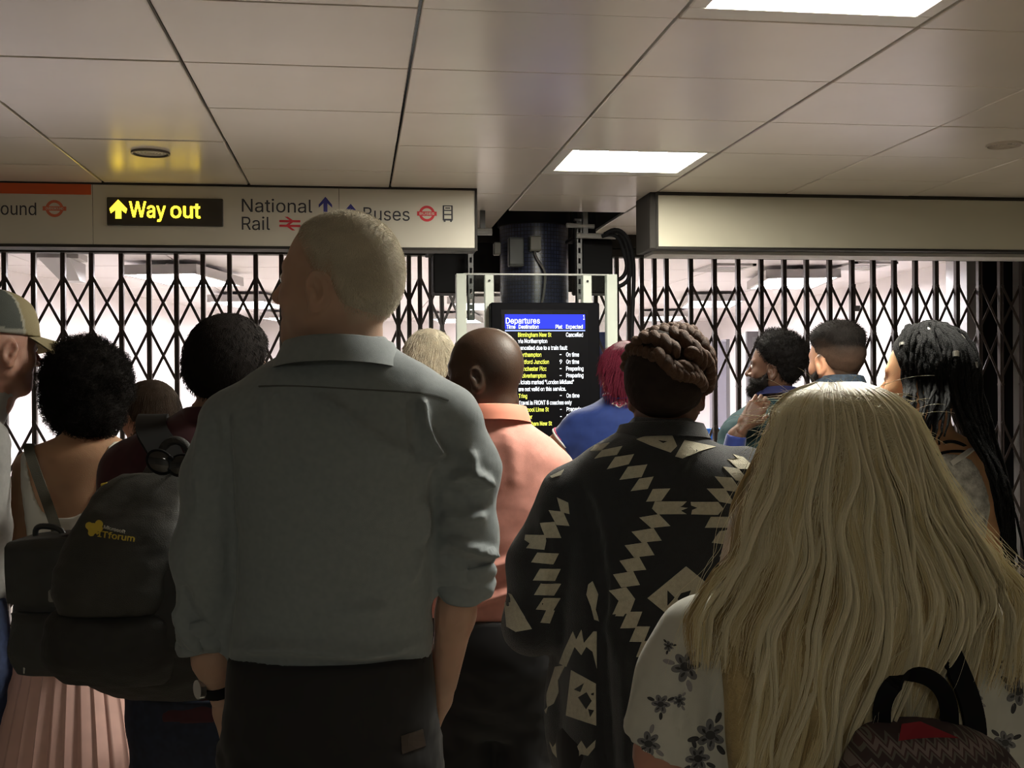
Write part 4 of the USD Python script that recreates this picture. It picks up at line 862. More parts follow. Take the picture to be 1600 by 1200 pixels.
B.garment('shirt', M_pink, tor, [(la[:2] + [B.L(655, 905, .14)], [.064, .056, .045]), (ra[:2] + [B.L(884, 905, .14)], [.064, .056, .045])], res=.0075, amp=.0035, seed=11, fold=fB, freq=(9, 9, 12), z0=zof(B, 958))
sh = stage.GetPrimAtPath(str(B.t.GetPath()) + '/shirt'); B.collar(M_pinkc, (B.L(771, 640)[0], -.005, zof(B, 652)), .073, .074, stand=.040, fall=.040, out=.010, gap=radians(25), parent=sh)
legs_shoes(B, M_darktr, zof(B, 955), loose=.014); sole_belt(B, zof(B, 966), mat('belt_brown', (.06, .035, .02), rough=.5))

# -- man with the black backpack -----------------------------------------------
C_ = Person('dark-haired man in a maroon shirt carrying the large black backpack', 318, 2.6)
C_.head(361, 580, .02, yaw=-30, pitch=-3, scale=1.0)
tor = C_.rows([(636, 292, 388, .02, .062), (650, 268, 405, .02, .08), (668, 232, 425, .01, .10), (695, 192, 448, 0, .115), (740, 180, 458, 0, .122), (860, 184, 450, 0, .125), (1000, 205, 448, .0, .125), (1105, 214, 448, 0, .13)])
la, ra = C_.pts([(200, 735, 0), (185, 880, .0), (205, 950, .2)]), C_.pts([(438, 735, 0), (452, 880, 0), (430, 960, .2)])
C_.body(tor, [(la, [.055, .045, .027]), (ra, [.055, .045, .027])], (.40, .23, .155), neck_to=(C_.L(345, 640)[0], .02, zof(C_, 640)), hands=[(-1, None, (1, 0, .5), FWD_H), (1, None, (-1, 0, .5), FWD_H)], hip=.88)
M_maroon = mat('shirt_maroon', (.060, .014, .020), rough=.85, sheen=.2, var=.1, scale=40)
C_.garment('shirt', M_maroon, tor, [(la[:2] + [C_.L(187, 890, .03)], [.066, .058, .055]), (ra[:2] + [C_.L(450, 890, .03)], [.066, .058, .055])], res=.0085, amp=.004, seed=21)
C_.collar(M_maroon, (C_.L(341, 640)[0], .015, zof(C_, 652)), .070, .072, stand=.032, fall=.035, out=.01)
legs_shoes(C_, M_denim, zof(C_, 1085))
M_blackhair = tone_mat('hair_black', .7, .10, bump=.4, bscale=500.)
bl = lambda c, v=.3: (lambda q: np.array(c) * (1 - v + 2 * v * meshkit.fbm(q * 40, 3, 8))[:, None])
C_.haircap(M_blackhair, lambda q: .003 + .014 * np.clip((hairmask(q)) / .045, 0, 1) ** .7, lambda q: hairmask(q), res=.005, amp=.0015, freq=70, color=bl((.013, .010, .009)))
M_hblack = hair_mat('hair_strand_black', (.011, .009, .008), .6, rr=.08)
fuzz(C_, 4000, .006, .0006, M_hblack, down=1.0, spread=.3)

M_strapb = mat('strap_black', (.010, .010, .010), rough=.85, spec=.2)
# -- the black backpack with the yellow print, its sunglasses ------------------------------
def solid(fn, lo, hi, res, post=None):
    Fd = Field(axis(lo[0], hi[0], res), axis(lo[1], hi[1], res), axis(lo[2], hi[2], res)); fn(Fd); v, f = Fd.mesh()
    if post is not None: v = v + vnormals(v, f) * post(v)[:, None]
    return v, f
class Place:                                             # a thing with a frame of its own, square to the viewpoint
    def __init__(s, name, label, category, px, py, d, group=None):
        s.d = d; s.o = P(px, py, d); s.ex, s.ey = np.array([cos(YAW), -sin(YAW), 0]), np.array([sin(YAW), cos(YAW), 0]); s.t = thing(name, label, category, s.o, -degrees(YAW), group)
    def L(s, px, py, dy=0.): w = P(px, py, s.d + dy) - s.o; return np.array([w @ s.ex, w @ s.ey, w[2]])
M_nylon = mat('nylon_black', (.020, .020, .019), rough=.6, spec=.45, var=.2, scale=30, bump=.25, bscale=500)
M_nylon2 = mat('nylon_worn', (.034, .034, .030), rough=.55, spec=.5, var=.2, scale=22, bump=.25, bscale=500)
BP = Place('backpack', 'large black backpack with a yellow IT forum print, worn by the maroon-shirted man', 'backpack', 225, 890, 2.28)
q = BP.L
rows = [(q(225, 1085)[2], q(270, 1085)[0], .03, .13, .09), (q(225, 1040)[2], q(256, 1040)[0], .01, .175, .13), (q(225, 960)[2], q(260, 960)[0], -.0, .180, .145), (q(225, 860)[2], q(270, 860)[0], .0, .168, .135), (q(225, 790)[2], q(282, 790)[0], .02, .135, .115), (q(225, 745)[2], q(290, 745)[0], .04, .105, .085), (q(225, 718)[2], q(290, 718)[0], .05, .08, .05)]
wr = lambda sd, a, fr: (lambda v: a * 2 * (meshkit.fbm(v * fr, 3, sd) - .5) - a * 2.4 * np.abs(meshkit.fbm(v * np.array(fr) * .7 + 3, 2, sd + 1) - .5))
bv, bf = solid(lambda Fd: Fd.loft(rows, .02, 2.6), (-.3, -.2, -.33), (.32, .25, .3), .007, wr(5, .008, (11, 11, 17)))
obj('body', (bv, bf), M_nylon, BP.t, smooth=True)
rows2 = [(q(0, 940)[2], q(206, 940)[0], -.115, .100, .045), (q(0, 905)[2], q(206, 905)[0], -.105, .115, .062), (q(0, 850)[2], q(216, 850)[0], -.095, .118, .062), (q(0, 790)[2], q(234, 790)[0], -.065, .105, .055), (q(0, 755)[2], q(240, 755)[0], -.03, .095, .045), (q(0, 738)[2], q(252, 738)[0], -.015, .07, .03)]
fv, ff = solid(lambda Fd: Fd.loft(rows2, .02, 2.8), (-.3, -.28, -.2), (.2, .2, .3), .006, wr(9, .006, (13, 13, 20)))
fp = obj('top_flap', (fv, ff), M_nylon2, BP.t, smooth=True)
rows3 = [(q(0, 1050)[2], q(210, 1050)[0], -.075, .11, .05), (q(0, 1000)[2], q(205, 1000)[0], -.11, .135, .06), (q(0, 955)[2], q(205, 955)[0], -.11, .13, .055), (q(0, 935)[2], q(205, 935)[0], -.10, .115, .04)]
obj('front_pocket', solid(lambda Fd: Fd.loft(rows3, .02, 2.6), (-.3, -.28, -.35), (.2, .1, .1), .007, wr(13, .006, (12, 12, 20))), M_nylon, BP.t, smooth=True)
class _T: pass
def on_mesh(place, v, f):
    s = _T(); s.o, s.ex, s.ey, s.gv, s.gf = place.o, place.ex, place.ey, v, f; return s
M_yel = mat('print_yellow', (.62, .46, .05), rough=.6); M_pw = mat('print_white', (.45, .43, .36), rough=.6)
tgt = on_mesh(BP, fv, ff)
def text_poly(word, x, base, h, w, rot=0., bold=True):
    m = text_w(word, h, w, 1., bold); tv = np.array(m.vertices); fz = np.abs(m.face_normals[:, 2]) > .9; up = tv[m.faces[fz]]; up = up[up[:, :, 2].mean(1) > .5]
    pg = unary_union([Polygon(t[:, :2]).buffer(1e-4) for t in up]); return affinity.rotate(affinity.translate(affinity.scale(pg, 1, -1, origin=(0, 0)), x, base), rot, origin=(x, base))
splat = unary_union([Point(146, 826).buffer(8.5), Point(155, 819).buffer(6), Point(140, 822).buffer(6), Point(143, 833).buffer(5), Point(157, 826).buffer(4), Polygon([(148, 830), (156, 832), (152, 836)])])
project(tgt, splat, M_yel, fp, 'print_splash', dens=4); project(tgt, text_poly('ITforum', 152.5, 838.5, 9.5, 58, 8), M_yel, fp, 'print_lettering', dens=3); project(tgt, text_poly('Microsoft', 162, 826, 5, 34, 13), M_pw, fp, 'print_lettering', dens=3)
obj('zip_tag', bevel_box(-.0075, .0075, -.004, .004, -.018, .018, .002).apply_transform(trimesh.transformations.rotation_matrix(radians(-12), [0, 1, 0])).apply_translation(q(166, 768, -.05)), M_yel, BP.t)
# shoulder straps over the man's shoulders, side straps and toggle
for a, b in (((262, 722), (238, 655)), ((372, 722), (392, 660))):
    pts = [q(a[0], a[1] + 30, .02), q(a[0] - 3, a[1] - 12, .10), q(b[0], b[1] + 20, .19), q(b[0], b[1] - 2, .30), q(b[0] + 4, b[1] + 4, .42), q(b[0] + 2, b[1] + 60, .50)]
    sp = spline(pts, 30); t = np.gradient(sp, axis=0); obj('shoulder_strap', ribbon(pts, .066, .012, 36), M_strapb, BP.t, smooth=60)
obj('haul_loop', tube(spline([q(258, 722, .03), q(255, 700, .03), q(275, 688, .03), q(293, 700, .03), q(292, 722, .03)], 24), .009), M_nylon, BP.t, smooth=True)
obj('toggle', trimesh.creation.icosphere(2, .011).apply_scale([1, 1, 1.1]).apply_translation(q(277, 843, -.06)), mat('toggle_pale', (.5, .5, .46), rough=.4), BP.t, smooth=True)
SG = Place('sunglasses', 'dark glossy sunglasses hooked on the top of the large black backpack', 'sunglasses', 266, 722, 2.20)
M_lens = mat('lens_dark', (.01, .01, .012), rough=.04, spec=1.)
for k, (px, py, rx, ry, rot) in enumerate(((250, 722, .026, .021, 35), (283, 727, .024, .020, -15))):
    m = trimesh.creation.icosphere(3, 1.).apply_scale([rx, .007, ry]); m.apply_transform(trimesh.transformations.rotation_matrix(radians(rot), [0, 1, 0])); obj('lens', m.apply_translation(SG.L(px, py)), M_lens, SG.t, smooth=True)
    rg = trimesh.creation.torus(1., .1, 32, 10).apply_transform(trimesh.transformations.rotation_matrix(pi / 2, [1, 0, 0])); rg.apply_scale([rx * 1.05, .03, ry * 1.05]); rg.apply_transform(trimesh.transformations.rotation_matrix(radians(rot), [0, 1, 0])); obj('rim', rg.apply_translation(SG.L(px, py)), M_black, SG.t, smooth=True)
obj('bridge', tube(spline([SG.L(262, 718), SG.L(267, 714, -.004), SG.L(271, 722)], 10), .003), M_black, SG.t)
for a, b in (((238, 712), (250, 745)), ((297, 722), (262, 752))): obj('temple', tube(spline([SG.L(*a), SG.L(a[0], a[1] - 4, .03), SG.L(b[0], b[1], .05), SG.L(b[0] + 3, b[1] + 5, .02)], 16), .003), M_black, SG.t)

# -- woman with the cloud of black curls ------------------------------------------------------
D = Person('woman with a big cloud of black curls, white vest and pleated pink skirt', 128, 2.9)
D.head(140, 613, .0, yaw=-35, pitch=-6, scale=.94)
tor = D.rows([(676, 104, 166, -.02, .052), (688, 78, 188, -.02, .07), (698, 52, 206, -.015, .085), (716, 40, 216, -.01, .097), (760, 42, 214, 0, .105), (830, 50, 206, .0, .10), (920, 60, 196, 0, .088), (960, 58, 198, 0, .09), (1040, 34, 222, 0, .12), (1120, 22, 234, .0, .135)])
la, ra = D.pts([(47, 730, -.0), (26, 850, .0), (40, 960, .1)]), D.pts([(205, 730, 0), (220, 850, .03), (206, 960, .15)])
D.body(tor, [(la, [.042, .036, .023]), (ra, [.042, .036, .023])], (.52, .30, .18), neck=(.046, .052), hands=[(-1, None, (.4, 1, 0), FWD_H), (1, None, (-.4, 1, 0), FWD_H)], hip=.86, bare=True, rough=.42)
M_vest = mat('vest_white', (.72, .70, .63), rough=.85, sheen=.2, bump=.2, bscale=1200)
x0 = D.L(122, 750)[0]
def vest_clip(X, Y, Z):
    nl = zof(D, 797) + .20 * np.clip(np.abs(X - x0) / .112, 0, 1.6) ** 3.2; arm = np.abs(X - x0) - .148 - .05 * np.clip((zof(D, 770) - Z) / .08, 0, 3)
    return np.maximum(np.maximum(Z - nl, arm), Z - zof(D, 684))
D.garment('vest', M_vest, tor, res=.0062, off=.005, amp=.0022, seed=31, clip=vest_clip, z0=zof(D, 980))
def pleats(p, name, m, zt, zb, rx0, ry0, rx1, ry1, n, amp, cx, cy, seed=0):
    g = np.random.default_rng(seed); N, Hh = n * 10, 24; V, Fc = [], []; jit = g.uniform(-.35, .35, n); w = g.uniform(.6, 1.3, n)
    for layer in (0, 1):
        for i in range(Hh):
            t = i / (Hh - 1); an = np.arange(N) / N * 2 * pi; u = an / (2 * pi) * n; k = u.astype(int) % n; fr = u - np.floor(u)
            saw = np.where(fr < .80, 1 - fr / .80, (fr - .80) / .20); d = amp * (.25 + .9 * t) * (saw - .5) * w[k] + .012 * t * np.sin(an * 5 + jit[k])
            rx, ry = rx0 + (rx1 - rx0) * t ** .8 + d - layer * .003, ry0 + (ry1 - ry0) * t ** .8 + d - layer * .003
            V.append(np.stack([cx + rx * np.cos(an), cy + ry * np.sin(an), np.full(N, zt + (zb - zt) * t)], 1))
    V = np.vstack(V)
    for layer in (0, 1):
        for i in range(Hh - 1):
            a = layer * Hh * N + i * N; j = np.arange(N); k = (j + 1) % N; A_ = np.stack([a + j, a + N + k, a + k], 1); B_ = np.stack([a + j, a + N + j, a + N + k], 1); q_ = np.vstack([A_, B_]); Fc.append(q_ if layer == 0 else q_[:, ::-1])
    return obj(name, (V, np.vstack(Fc)), m, p.t, smooth=45)
M_skirt = mat('skirt_pink', (.80, .50, .44), rough=.7, sheen=.3, var=.04, scale=30)
pleats(D, 'skirt', M_skirt, zof(D, 950), .22, .125, .10, .31, .27, 36, .013, D.L(120, 1000)[0], .0, 3)
obj('waistband', solid(lambda Fd: Fd.loft([(zof(D, 962), D.L(128, 900)[0], 0, .13, .105), (zof(D, 940), D.L(128, 900)[0], 0, .125, .10)], .01), (-.2, -.2, zof(D, 975)), (.2, .2, zof(D, 930)), .008), M_skirt, D.t, smooth=True)
D.shoes(M_shoe)
def afro(q): return .014 + .018 * np.clip((q[..., 2] + .06) / .12, 0, 1) ** .5 * np.clip((.085 - q[..., 1]) / .10, 0, 1) ** .6
def afro_extra(Fd):
    for px, py, dy, r in ((112, 625, -.03, .062), (104, 648, -.01, .045), (160, 650, -.05, .052), (130, 655, -.07, .048), (163, 592, -.03, .058), (138, 586, -.02, .055), (175, 612, 0, .045), (116, 606, -.03, .052), (182, 575, .0, .026), (142, 668, -.05, .030), (92, 640, 0, .03)): Fd.ell(D.L(px, py, dy), (r, r * .95, r * .9), .03)
D.haircap(M_blackhair, afro, lambda q: np.minimum(hairmask(q) + .035, .06 - q[..., 1]), res=.006, amp=.008, freq=40, extra=afro_extra, color=bl((.010, .008, .007)), reach=.26)
fuzz(D, 9000, .013, .0006, M_hblack, down=.05, curl=.006, segs=8, spread=.8)

# -- her satchel backpack on one strap ---------------------------------------------------------------------
SB = Place('satchel', 'black leather satchel with a studded flap hanging from the olive strap of the curly-haired woman', 'bag', 110, 950, 2.58)
q = SB.L
M_leather = mat('leather_black', (.042, .045, .045), rough=.42, spec=.5, var=.15, scale=20, bump=.2, bscale=350)
r1 = [(q(0, 1048)[2], q(130, 1000)[0], .02, .095, .045), (q(0, 1030)[2], q(122, 1000)[0], .01, .128, .065), (q(0, 960)[2], q(120, 960)[0], .0, .136, .075), (q(0, 880)[2], q(118, 900)[0], .02, .128, .06), (q(0, 846)[2], q(116, 860)[0], .03, .122, .045)]
obj('body', solid(lambda Fd: Fd.loft(r1, .01, 3.2), (-.25, -.15, -.2), (.25, .15, .2), .006, wr(3, .004, (9, 9, 14))), M_leather, SB.t, smooth=True)
r2 = [(q(0, 1044)[2], q(120, 1000)[0], -.06, .108, .03), (q(0, 1000)[2], q(120, 1000)[0], -.075, .122, .045), (q(0, 958)[2], q(118, 960)[0], -.07, .116, .04), (q(0, 945)[2], q(108, 960)[0], -.06, .11, .025)]
obj('front_pocket', solid(lambda Fd: Fd.loft(r2, .01, 3.), (-.25, -.2, -.2), (.25, .1, .1), .006, wr(4, .004, (9, 9, 14))), M_leather, SB.t, smooth=True)
def flap_mesh():
    pts = []; n, k = 24, 16; V = []
    for layer in (0, 1):
        for i in range(n):
            t = i / (n - 1); z = q(0, 842)[2] + (q(0, 934)[2] - q(0, 842)[2]) * max(0, (t - .25) / .75); y = .06 - .145 * min(1, t / .3) ** .6 + layer * .004 - .010 * sin(t * 3)
            for j in range(k):
                u = j / (k - 1) * 2 - 1; V.append([q(116, 900)[0] + u * .128 * (1 - .02 * t), y + .02 * u * u, z + (.012 * (1 - u * u) if t < .3 else 0) - .006 * (t > .9) * (1 - u * u)])
    Fc = []
    for layer in (0, 1):
        b = layer * n * k
        for i in range(n - 1):
            for j in range(k - 1):
                w = [b + i * k + j, b + (i + 1) * k + j, b + (i + 1) * k + j + 1, b + i * k + j + 1]; w = w if layer == 0 else w[::-1]; Fc += [[w[0], w[1], w[2]], [w[0], w[2], w[3]]]
    return np.array(V), np.array(Fc)
fl = obj('flap', flap_mesh(), M_leather, SB.t, smooth=True)
obj('tab', bevel_box(-.009, .009, -.004, .003, -.015, .012, .003).apply_translation(q(82, 930, -.10)), mat('tab_grey', (.25, .25, .23), rough=.4), fl); obj('stud', trimesh.creation.icosphere(2, .006).apply_translation(q(82, 925, -.105)), mat('steel', (.5, .5, .5)), fl, smooth=True)
obj('zip_pull', cat(trimesh.creation.icosphere(2, .0055).apply_translation(q(38, 1032, -.10)), rod(q(38, 1034, -.10), q(38, 1052, -.10), .003)), mat('steel', (.5, .5, .5)), SB.t, smooth=True)
M_strap = mat('strap_olive', (.085, .080, .060), rough=.8, bump=.3, bscale=500)
obj('shoulder_strap', ribbon([q(96, 852, .03), q(84, 815, .10), q(68, 770, .155), q(52, 725, .185), q(45, 702, .215), q(46, 694, .27), q(50, 706, .36), q(56, 760, .42)], .024, .004), M_strap, SB.t, smooth=50)
obj('top_handle', tube(spline([q(96, 850, .01), q(94, 828, .01), q(78, 823, .01), q(57, 826, .01), q(56, 838, .01), q(70, 852, .01)], 24), .007), M_leather, SB.t, smooth=True)
# -- man in the cap at the left edge -------------------------------------------------------------------
K = Person('man in a tan mesh-backed cap and grey top cut off by the left edge', -96, 2.8)
K.head(-4, 541, .02, yaw=-62, pitch=-3, scale=1.0)
tor = K.rows([(612, -62, 22, .02, .062), (632, -105, 14, .01, .09), (655, -158, 2, .0, .115), (690, -186, -10, 0, .135), (780, -186, -12, 0, .145), (900, -186, -18, 0, .145), (960, -190, -28, 0, .14)])
la, ra = K.pts([(-150, 700, .02), (-165, 830, .05), (-120, 920, .2)]), K.pts([(-28, 695, -.06), (-26, 830, -.06), (-22, 905, .0), (-28, 930, .10)])
K.body(tor, [(la, [.055, .045, .027]), (ra, [.055, .045, .036, .027])], (.50, .27, .20), hands=[(-1, None, (1, 0, .5), FWD_H), (1, None, (-1, 0, .5), FWD_H)], hip=.88)
K.garment('sweatshirt', mat('sweat_grey', (.40, .40, .39), rough=.9, sheen=.2, var=.08, scale=60), tor, [(la, [.066, .058, .045]), (ra[:3] + [K.L(6, 915, .12)], [.066, .060, .052, .045])], res=.0085, amp=.004, seed=41)
K.trousers(mat('denim_blue', (.035, .055, .13), rough=.8, var=.25, scale=60), zof(K, 930), loose=.008); K.shoes(M_shoe)
M_cap = tone_mat('cap_cloth', .85, .2, bump=.4, bscale=700.)
def cap_tone(q):
    y, z = q[:, 1], q[:, 2]; e = y - (.012 - .10 * np.clip(.115 - z, 0, .2) * 0) + .25 * (z - .07); c = np.tile([.34, .29, .17], (len(q), 1)); c[e < 0] = (.10, .11, .10); c[(e >= 0) & (e < .007)] = (.42, .40, .33); c[(z < .042) & (e < .0) & (y > -.045)] = (.30, .30, .26); return c
capline = lambda q: q[..., 2] - .030 - .16 * np.clip(-q[..., 1], -.3, .1) * -.12
K.haircap(M_cap, lambda q: .010 + .016 * np.clip((q[..., 2] - .03) / .08, 0, 1), lambda q: q[..., 2] - .028 + .10 * np.minimum(q[..., 1], 0) * .2, res=.005, amp=.0012, freq=20, name='cap', color=cap_tone)
def brim():
    n, k = 16, 24; V = []
    for layer in (0, 1):
        for i in range(n):
            t = i / (n - 1)
            for j in range(k):
                u = (j / (k - 1) * 2 - 1) * radians(62); r = .094 + t * .112 * cos(u * .9) ** .6; V.append([r * sin(u) * .82, r * cos(u) * (1. if True else 1), .034 - .022 * t - .11 * (r * sin(u)) ** 2 / .09 - layer * .004])
    Fc = []
    for layer in (0, 1):
        b = layer * n * k
        for i in range(n - 1):
            for j in range(k - 1):
                w = [b + i * k + j, b + i * k + j + 1, b + (i + 1) * k + j + 1, b + (i + 1) * k + j]; w = w[::-1] if layer == 0 else w; Fc += [[w[0], w[1], w[2]], [w[0], w[2], w[3]]]
    return K.hw(np.array(V)), np.array(Fc)
capprim = stage.GetPrimAtPath(str(K.t.GetPath()) + '/cap')
obj('brim', brim(), mat('cap_tan', (.34, .29, .17), rough=.85, bump=.3, bscale=700), capprim, smooth=True)

# -- small brunette --------------------------------------------------------------------------------------
N_ = Person('small woman with straight dark brown hair half hidden behind the black curls', 232, 3.7)
N_.head(232, 652, .0, yaw=42, scale=.92)
tor = N_.rows([(706, 206, 262, 0, .05), (722, 184, 284, 0, .075), (745, 160, 304, 0, .095), (800, 156, 308, 0, .105), (900, 164, 300, 0, .10), (1000, 158, 306, 0, .115)])
la, ra = N_.pts([(166, 755, 0), (150, 840, 0), (165, 900, .15)]), N_.pts([(298, 755, 0), (315, 840, 0), (300, 900, .15)])
N_.body(tor, [(la, [.04, .036, .023]), (ra, [.04, .036, .023])], (.58, .31, .21), neck=(.046, .05), hands=[(-1, None, (1, 0, .5), FWD_H), (1, None, (-1, 0, .5), FWD_H)], hip=.80, fine=.006)
N_.garment('blouse', mat('blouse_white', (.74, .73, .70), rough=.8, sheen=.2), tor, [(la, [.052, .047, .035]), (ra, [.052, .047, .035])], res=.011, amp=.004, seed=51)
N_.collar(mat('blouse_white', (.7, .7, .7)), (N_.L(233, 706)[0], 0, zof(N_, 712)), .056, .060, stand=.03, fall=.03)
legs_shoes(N_, M_darktr, .90, loose=.004)
M_brown = tone_mat('hair_brown', .7, .1, bump=.5, bscale=700.)
def bob(px, py_end, half):
    def ex(Fd): pass
    return ex
def straight_extra(p, px0, px1, py0, py1, dy, ry):
    return lambda Fd: Fd.loft(p.rows([(py0, px0 + 3, px1 - 3, dy, ry), ((py0 + py1) / 2, px0, px1, dy, ry * 1.05), (py1, px0 + 2, px1 - 2, dy, ry * .9)]), .02)
groove = lambda fr, a: (lambda q, n: a * (meshkit.fbm(np.stack([q[:, 0] * fr + 2, q[:, 1] * fr, q[:, 2] * fr * .06], 1), 3, 4) - .5) * 2)
N_.haircap(M_brown, lambda q: .010 + .008 * np.clip(q[..., 2] / .1, 0, 1), lambda q: hairmask(q), res=.006, disp=groove(60, .003), extra=straight_extra(N_, 210, 272, 640, 712, -.03, .06), color=bl((.040, .027, .019)))
fuzz(N_, 2500, .02, .0006, hair_mat('hair_strand_brown', (.045, .030, .021), .5, rr=.15), down=1.6, spread=.15)

# -- white-haired man ----------------------------------------------------------------------------------------
W = Person('white-haired man in a white shirt, seen between the grey-shirted and the bald man', 672, 4.0)
W.head(671, 571, .0, yaw=2, pitch=-3, scale=.95)
tor = W.rows([(612, 650, 694, 0, .055), (624, 636, 708, 0, .072), (640, 612, 730, 0, .095), (665, 596, 748, 0, .11), (740, 594, 750, 0, .12), (860, 600, 744, 0, .12), (930, 602, 742, 0, .122)])
la, ra = W.pts([(603, 680, 0), (592, 780, 0), (605, 840, .2)]), W.pts([(740, 680, 0), (752, 780, 0), (738, 840, .2)])
W.body(tor, [(la, [.05, .043, .027]), (ra, [.05, .043, .027])], (.62, .33, .24), hands=[(-1, None, (1, 0, .5), FWD_H), (1, None, (-1, 0, .5), FWD_H)], hip=.88, fine=.006)
W.garment('shirt', mat('shirt_white', (.76, .76, .75), rough=.8, sheen=.2), tor, [(la, [.062, .054, .042]), (ra, [.062, .054, .042])], res=.011, amp=.004, seed=61)
W.collar(mat('shirt_white', (.8, .8, .8)), (W.L(672, 620)[0], 0, zof(W, 616)), .066, .068, stand=.032, fall=.034)
legs_shoes(W, M_darktr, zof(W, 905))
M_whair = tone_mat('hair_white', .5, .35, bump=.5, bscale=600.)
W.haircap(M_whair, lambda q: .004 + .016 * np.clip(hairmask(q) / .04, 0, 1), lambda q: hairmask(q), res=.006, disp=groove(45, .003), color=bl((.56, .49, .36), .5))
fuzz(W, 3500, .018, .0007, hair_mat('hair_strand_white', (.74, .68, .54)), down=1.1, spread=.35)

# -- red-haired member of staff in the blue polo -----------------------------------------------------------
R_ = Person('red-haired person in a royal blue polo with a badge below the collar', 968, 4.2)
R_.head(976, 588, .0, yaw=14, scale=.96)
tor = R_.rows([(616, 948, 1004, 0, .052), (626, 936, 1016, 0, .07), (642, 905, 1045, 0, .095), (662, 890, 1060, 0, .108), (700, 888, 1062, 0, .115), (800, 894, 1056, 0, .118), (900, 896, 1054, 0, .12)])
la, ra = R_.pts([(904, 668, 0), (846, 716, .04), (880, 738, .28)]), R_.pts([(1048, 668, 0), (1075, 760, .0), (1050, 780, .22)])
R_.body(tor, [(la, [.048, .040, .026]), (ra, [.048, .040, .026])], (.66, .34, .21), neck=(.046, .05), hands=[(-1, None, (1, 0, .5), FWD_H), (1, None, (-1, 0, .5), FWD_H)], hip=.86, fine=.006)
M_polo = mat('polo_blue', (.008, .030, .165), rough=.8, sheen=.25, var=.06, scale=60)
R_.garment('polo_shirt', M_polo, tor, [([la[0], R_.L(880, 690, .015)], [.062, .058]), ([ra[0], R_.L(1060, 712, .0)], [.062, .058])], res=.009, amp=.004, seed=71)
pp = stage.GetPrimAtPath(str(R_.t.GetPath()) + '/polo_shirt'); M_tw = mat('trim_white', (.8, .78, .78), rough=.8); M_tp = mat('trim_pink', (.62, .08, .16), rough=.8)
R_.collar(M_polo, (R_.L(976, 620)[0], 0, zof(R_, 622)), .060, .064, stand=.028, fall=.032, parent=pp)
def hoop(p, c, a, r, w, m, parent, name):
    c, a = np.asarray(c), np.asarray(a, float); a = a / np.linalg.norm(a); u = np.cross(a, [0, 1, 0]); u /= np.linalg.norm(u); v = np.cross(a, u); an = np.linspace(0, 2 * pi, 41); return obj(name, tube([c + r * (cos(t) * u + sin(t) * v) for t in an], w, 6, False), m, parent, smooth=True)
dd = R_.L(880, 690, .015) - la[0]
hoop(R_, R_.L(881, 689, .015), dd, .058, .0045, M_tw, pp, 'sleeve_trim'); hoop(R_, R_.L(883, 687, .015), dd, .0585, .003, M_tp, pp, 'sleeve_trim')
for y_, m_, w_ in ((613.5, M_tw, .0035), (615.5, M_tp, .003)):
    an = np.linspace(pi / 2 + .5, 2.5 * pi - .5, 40); obj('collar_trim', tube([[R_.L(976, 620)[0] + .080 * cos(t), .086 * sin(t), zof(R_, y_) - .02 * (1 + sin(t)) / 2] for t in an], w_, 6), m_, pp, smooth=True)
dm = Polygon([(955, 631), (968, 624.5), (981, 631), (968, 637.5)]); project(R_, dm, M_tw, pp, 'badge', dens=3, lift=.002); project(R_, Point(968, 631).buffer(4.6).difference(Point(968, 631).buffer(3)).union(sbox(960, 630.2, 976, 631.8)), M_tp, pp, 'badge_ring', dens=2, lift=.0035)
legs_shoes(R_, M_darktr, zof(R_, 875))
M_redh = tone_mat('hair_red', .6, .2, bump=.5, bscale=600.)
R_.haircap(M_redh, lambda q: .006 + .014 * np.clip(hairmask(q) / .03, 0, 1), lambda q: hairmask(q), res=.006, disp=groove(40, .004), extra=lambda Fd: Fd.ell(R_.L(974, 606, -.065), (.055, .035, .05), .03), color=bl((.10, .007, .022), .4))
fuzz(R_, 3000, .025, .0008, hair_mat('hair_strand_red', (.15, .010, .032), .5, rr=.2), down=1.2, spread=.35)

# -- bearded man with the raised hand -----------------------------------------------------------------------
E_ = Person('bearded man with short black curls in a teal jacket, hand raised to his collar', 1205, 4.65)
E_.head(1209, 573, .0, yaw=76, pitch=2, scale=1.0)
tor = E_.rows([(622, 1186, 1240, .01, .06), (634, 1166, 1252, .01, .085), (650, 1142, 1266, .0, .12), (680, 1122, 1282, 0, .15), (760, 1118, 1284, 0, .16), (880, 1125, 1278, 0, .15)])
la, ra = E_.pts([(1150, 680, -.12), (1128, 770, -.2), (1150, 682, -.24), (1160, 668, -.25)]), E_.pts([(1265, 680, .12), (1290, 780, .12), (1260, 840, .2)])
hd = E_.L(1186, 632, -.235) - E_.L(1160, 668, -.25)
bline = lambda q: np.minimum(np.minimum(q[..., 1] - .004, np.interp(q[..., 1], [0, .025, .05, .072, .12], [-.012, -.040, -.052, -.050, -.048]) - q[..., 2]), (np.hypot(q[..., 0] / .021, (q[..., 2] + .069) / .0085) - 1) * .01)
def beard(q, blend): blend(np.clip((bline(q) + .004) * 140, 0, 1), (.012, .009, .008), .92)
E_.body(tor, [(la, [.05, .044, .032, .027]), (ra, [.05, .043, .027])], (.105, .052, .030), hands=[(-1, hd, (.8, -.1, -.58), (22, 34, 28)), (1, None, (-1, 0, .5), FWD_H)], hip=.88, fine=.0055, marks=beard, brow=(.012, .009, .008))
M_teal = mat('jacket_teal', (.018, .042, .047), rough=.8, spec=.2, var=.1, scale=40)
E_.garment('jacket', M_teal, tor, [(la[:2] + [E_.L(1143, 715, -.225)], [.066, .058, .048]), (ra, [.066, .058, .045])], res=.010, amp=.005, seed=81)
M_bluecuff = mat('sweater_blue', (.012, .028, .16), rough=.85, sheen=.3)
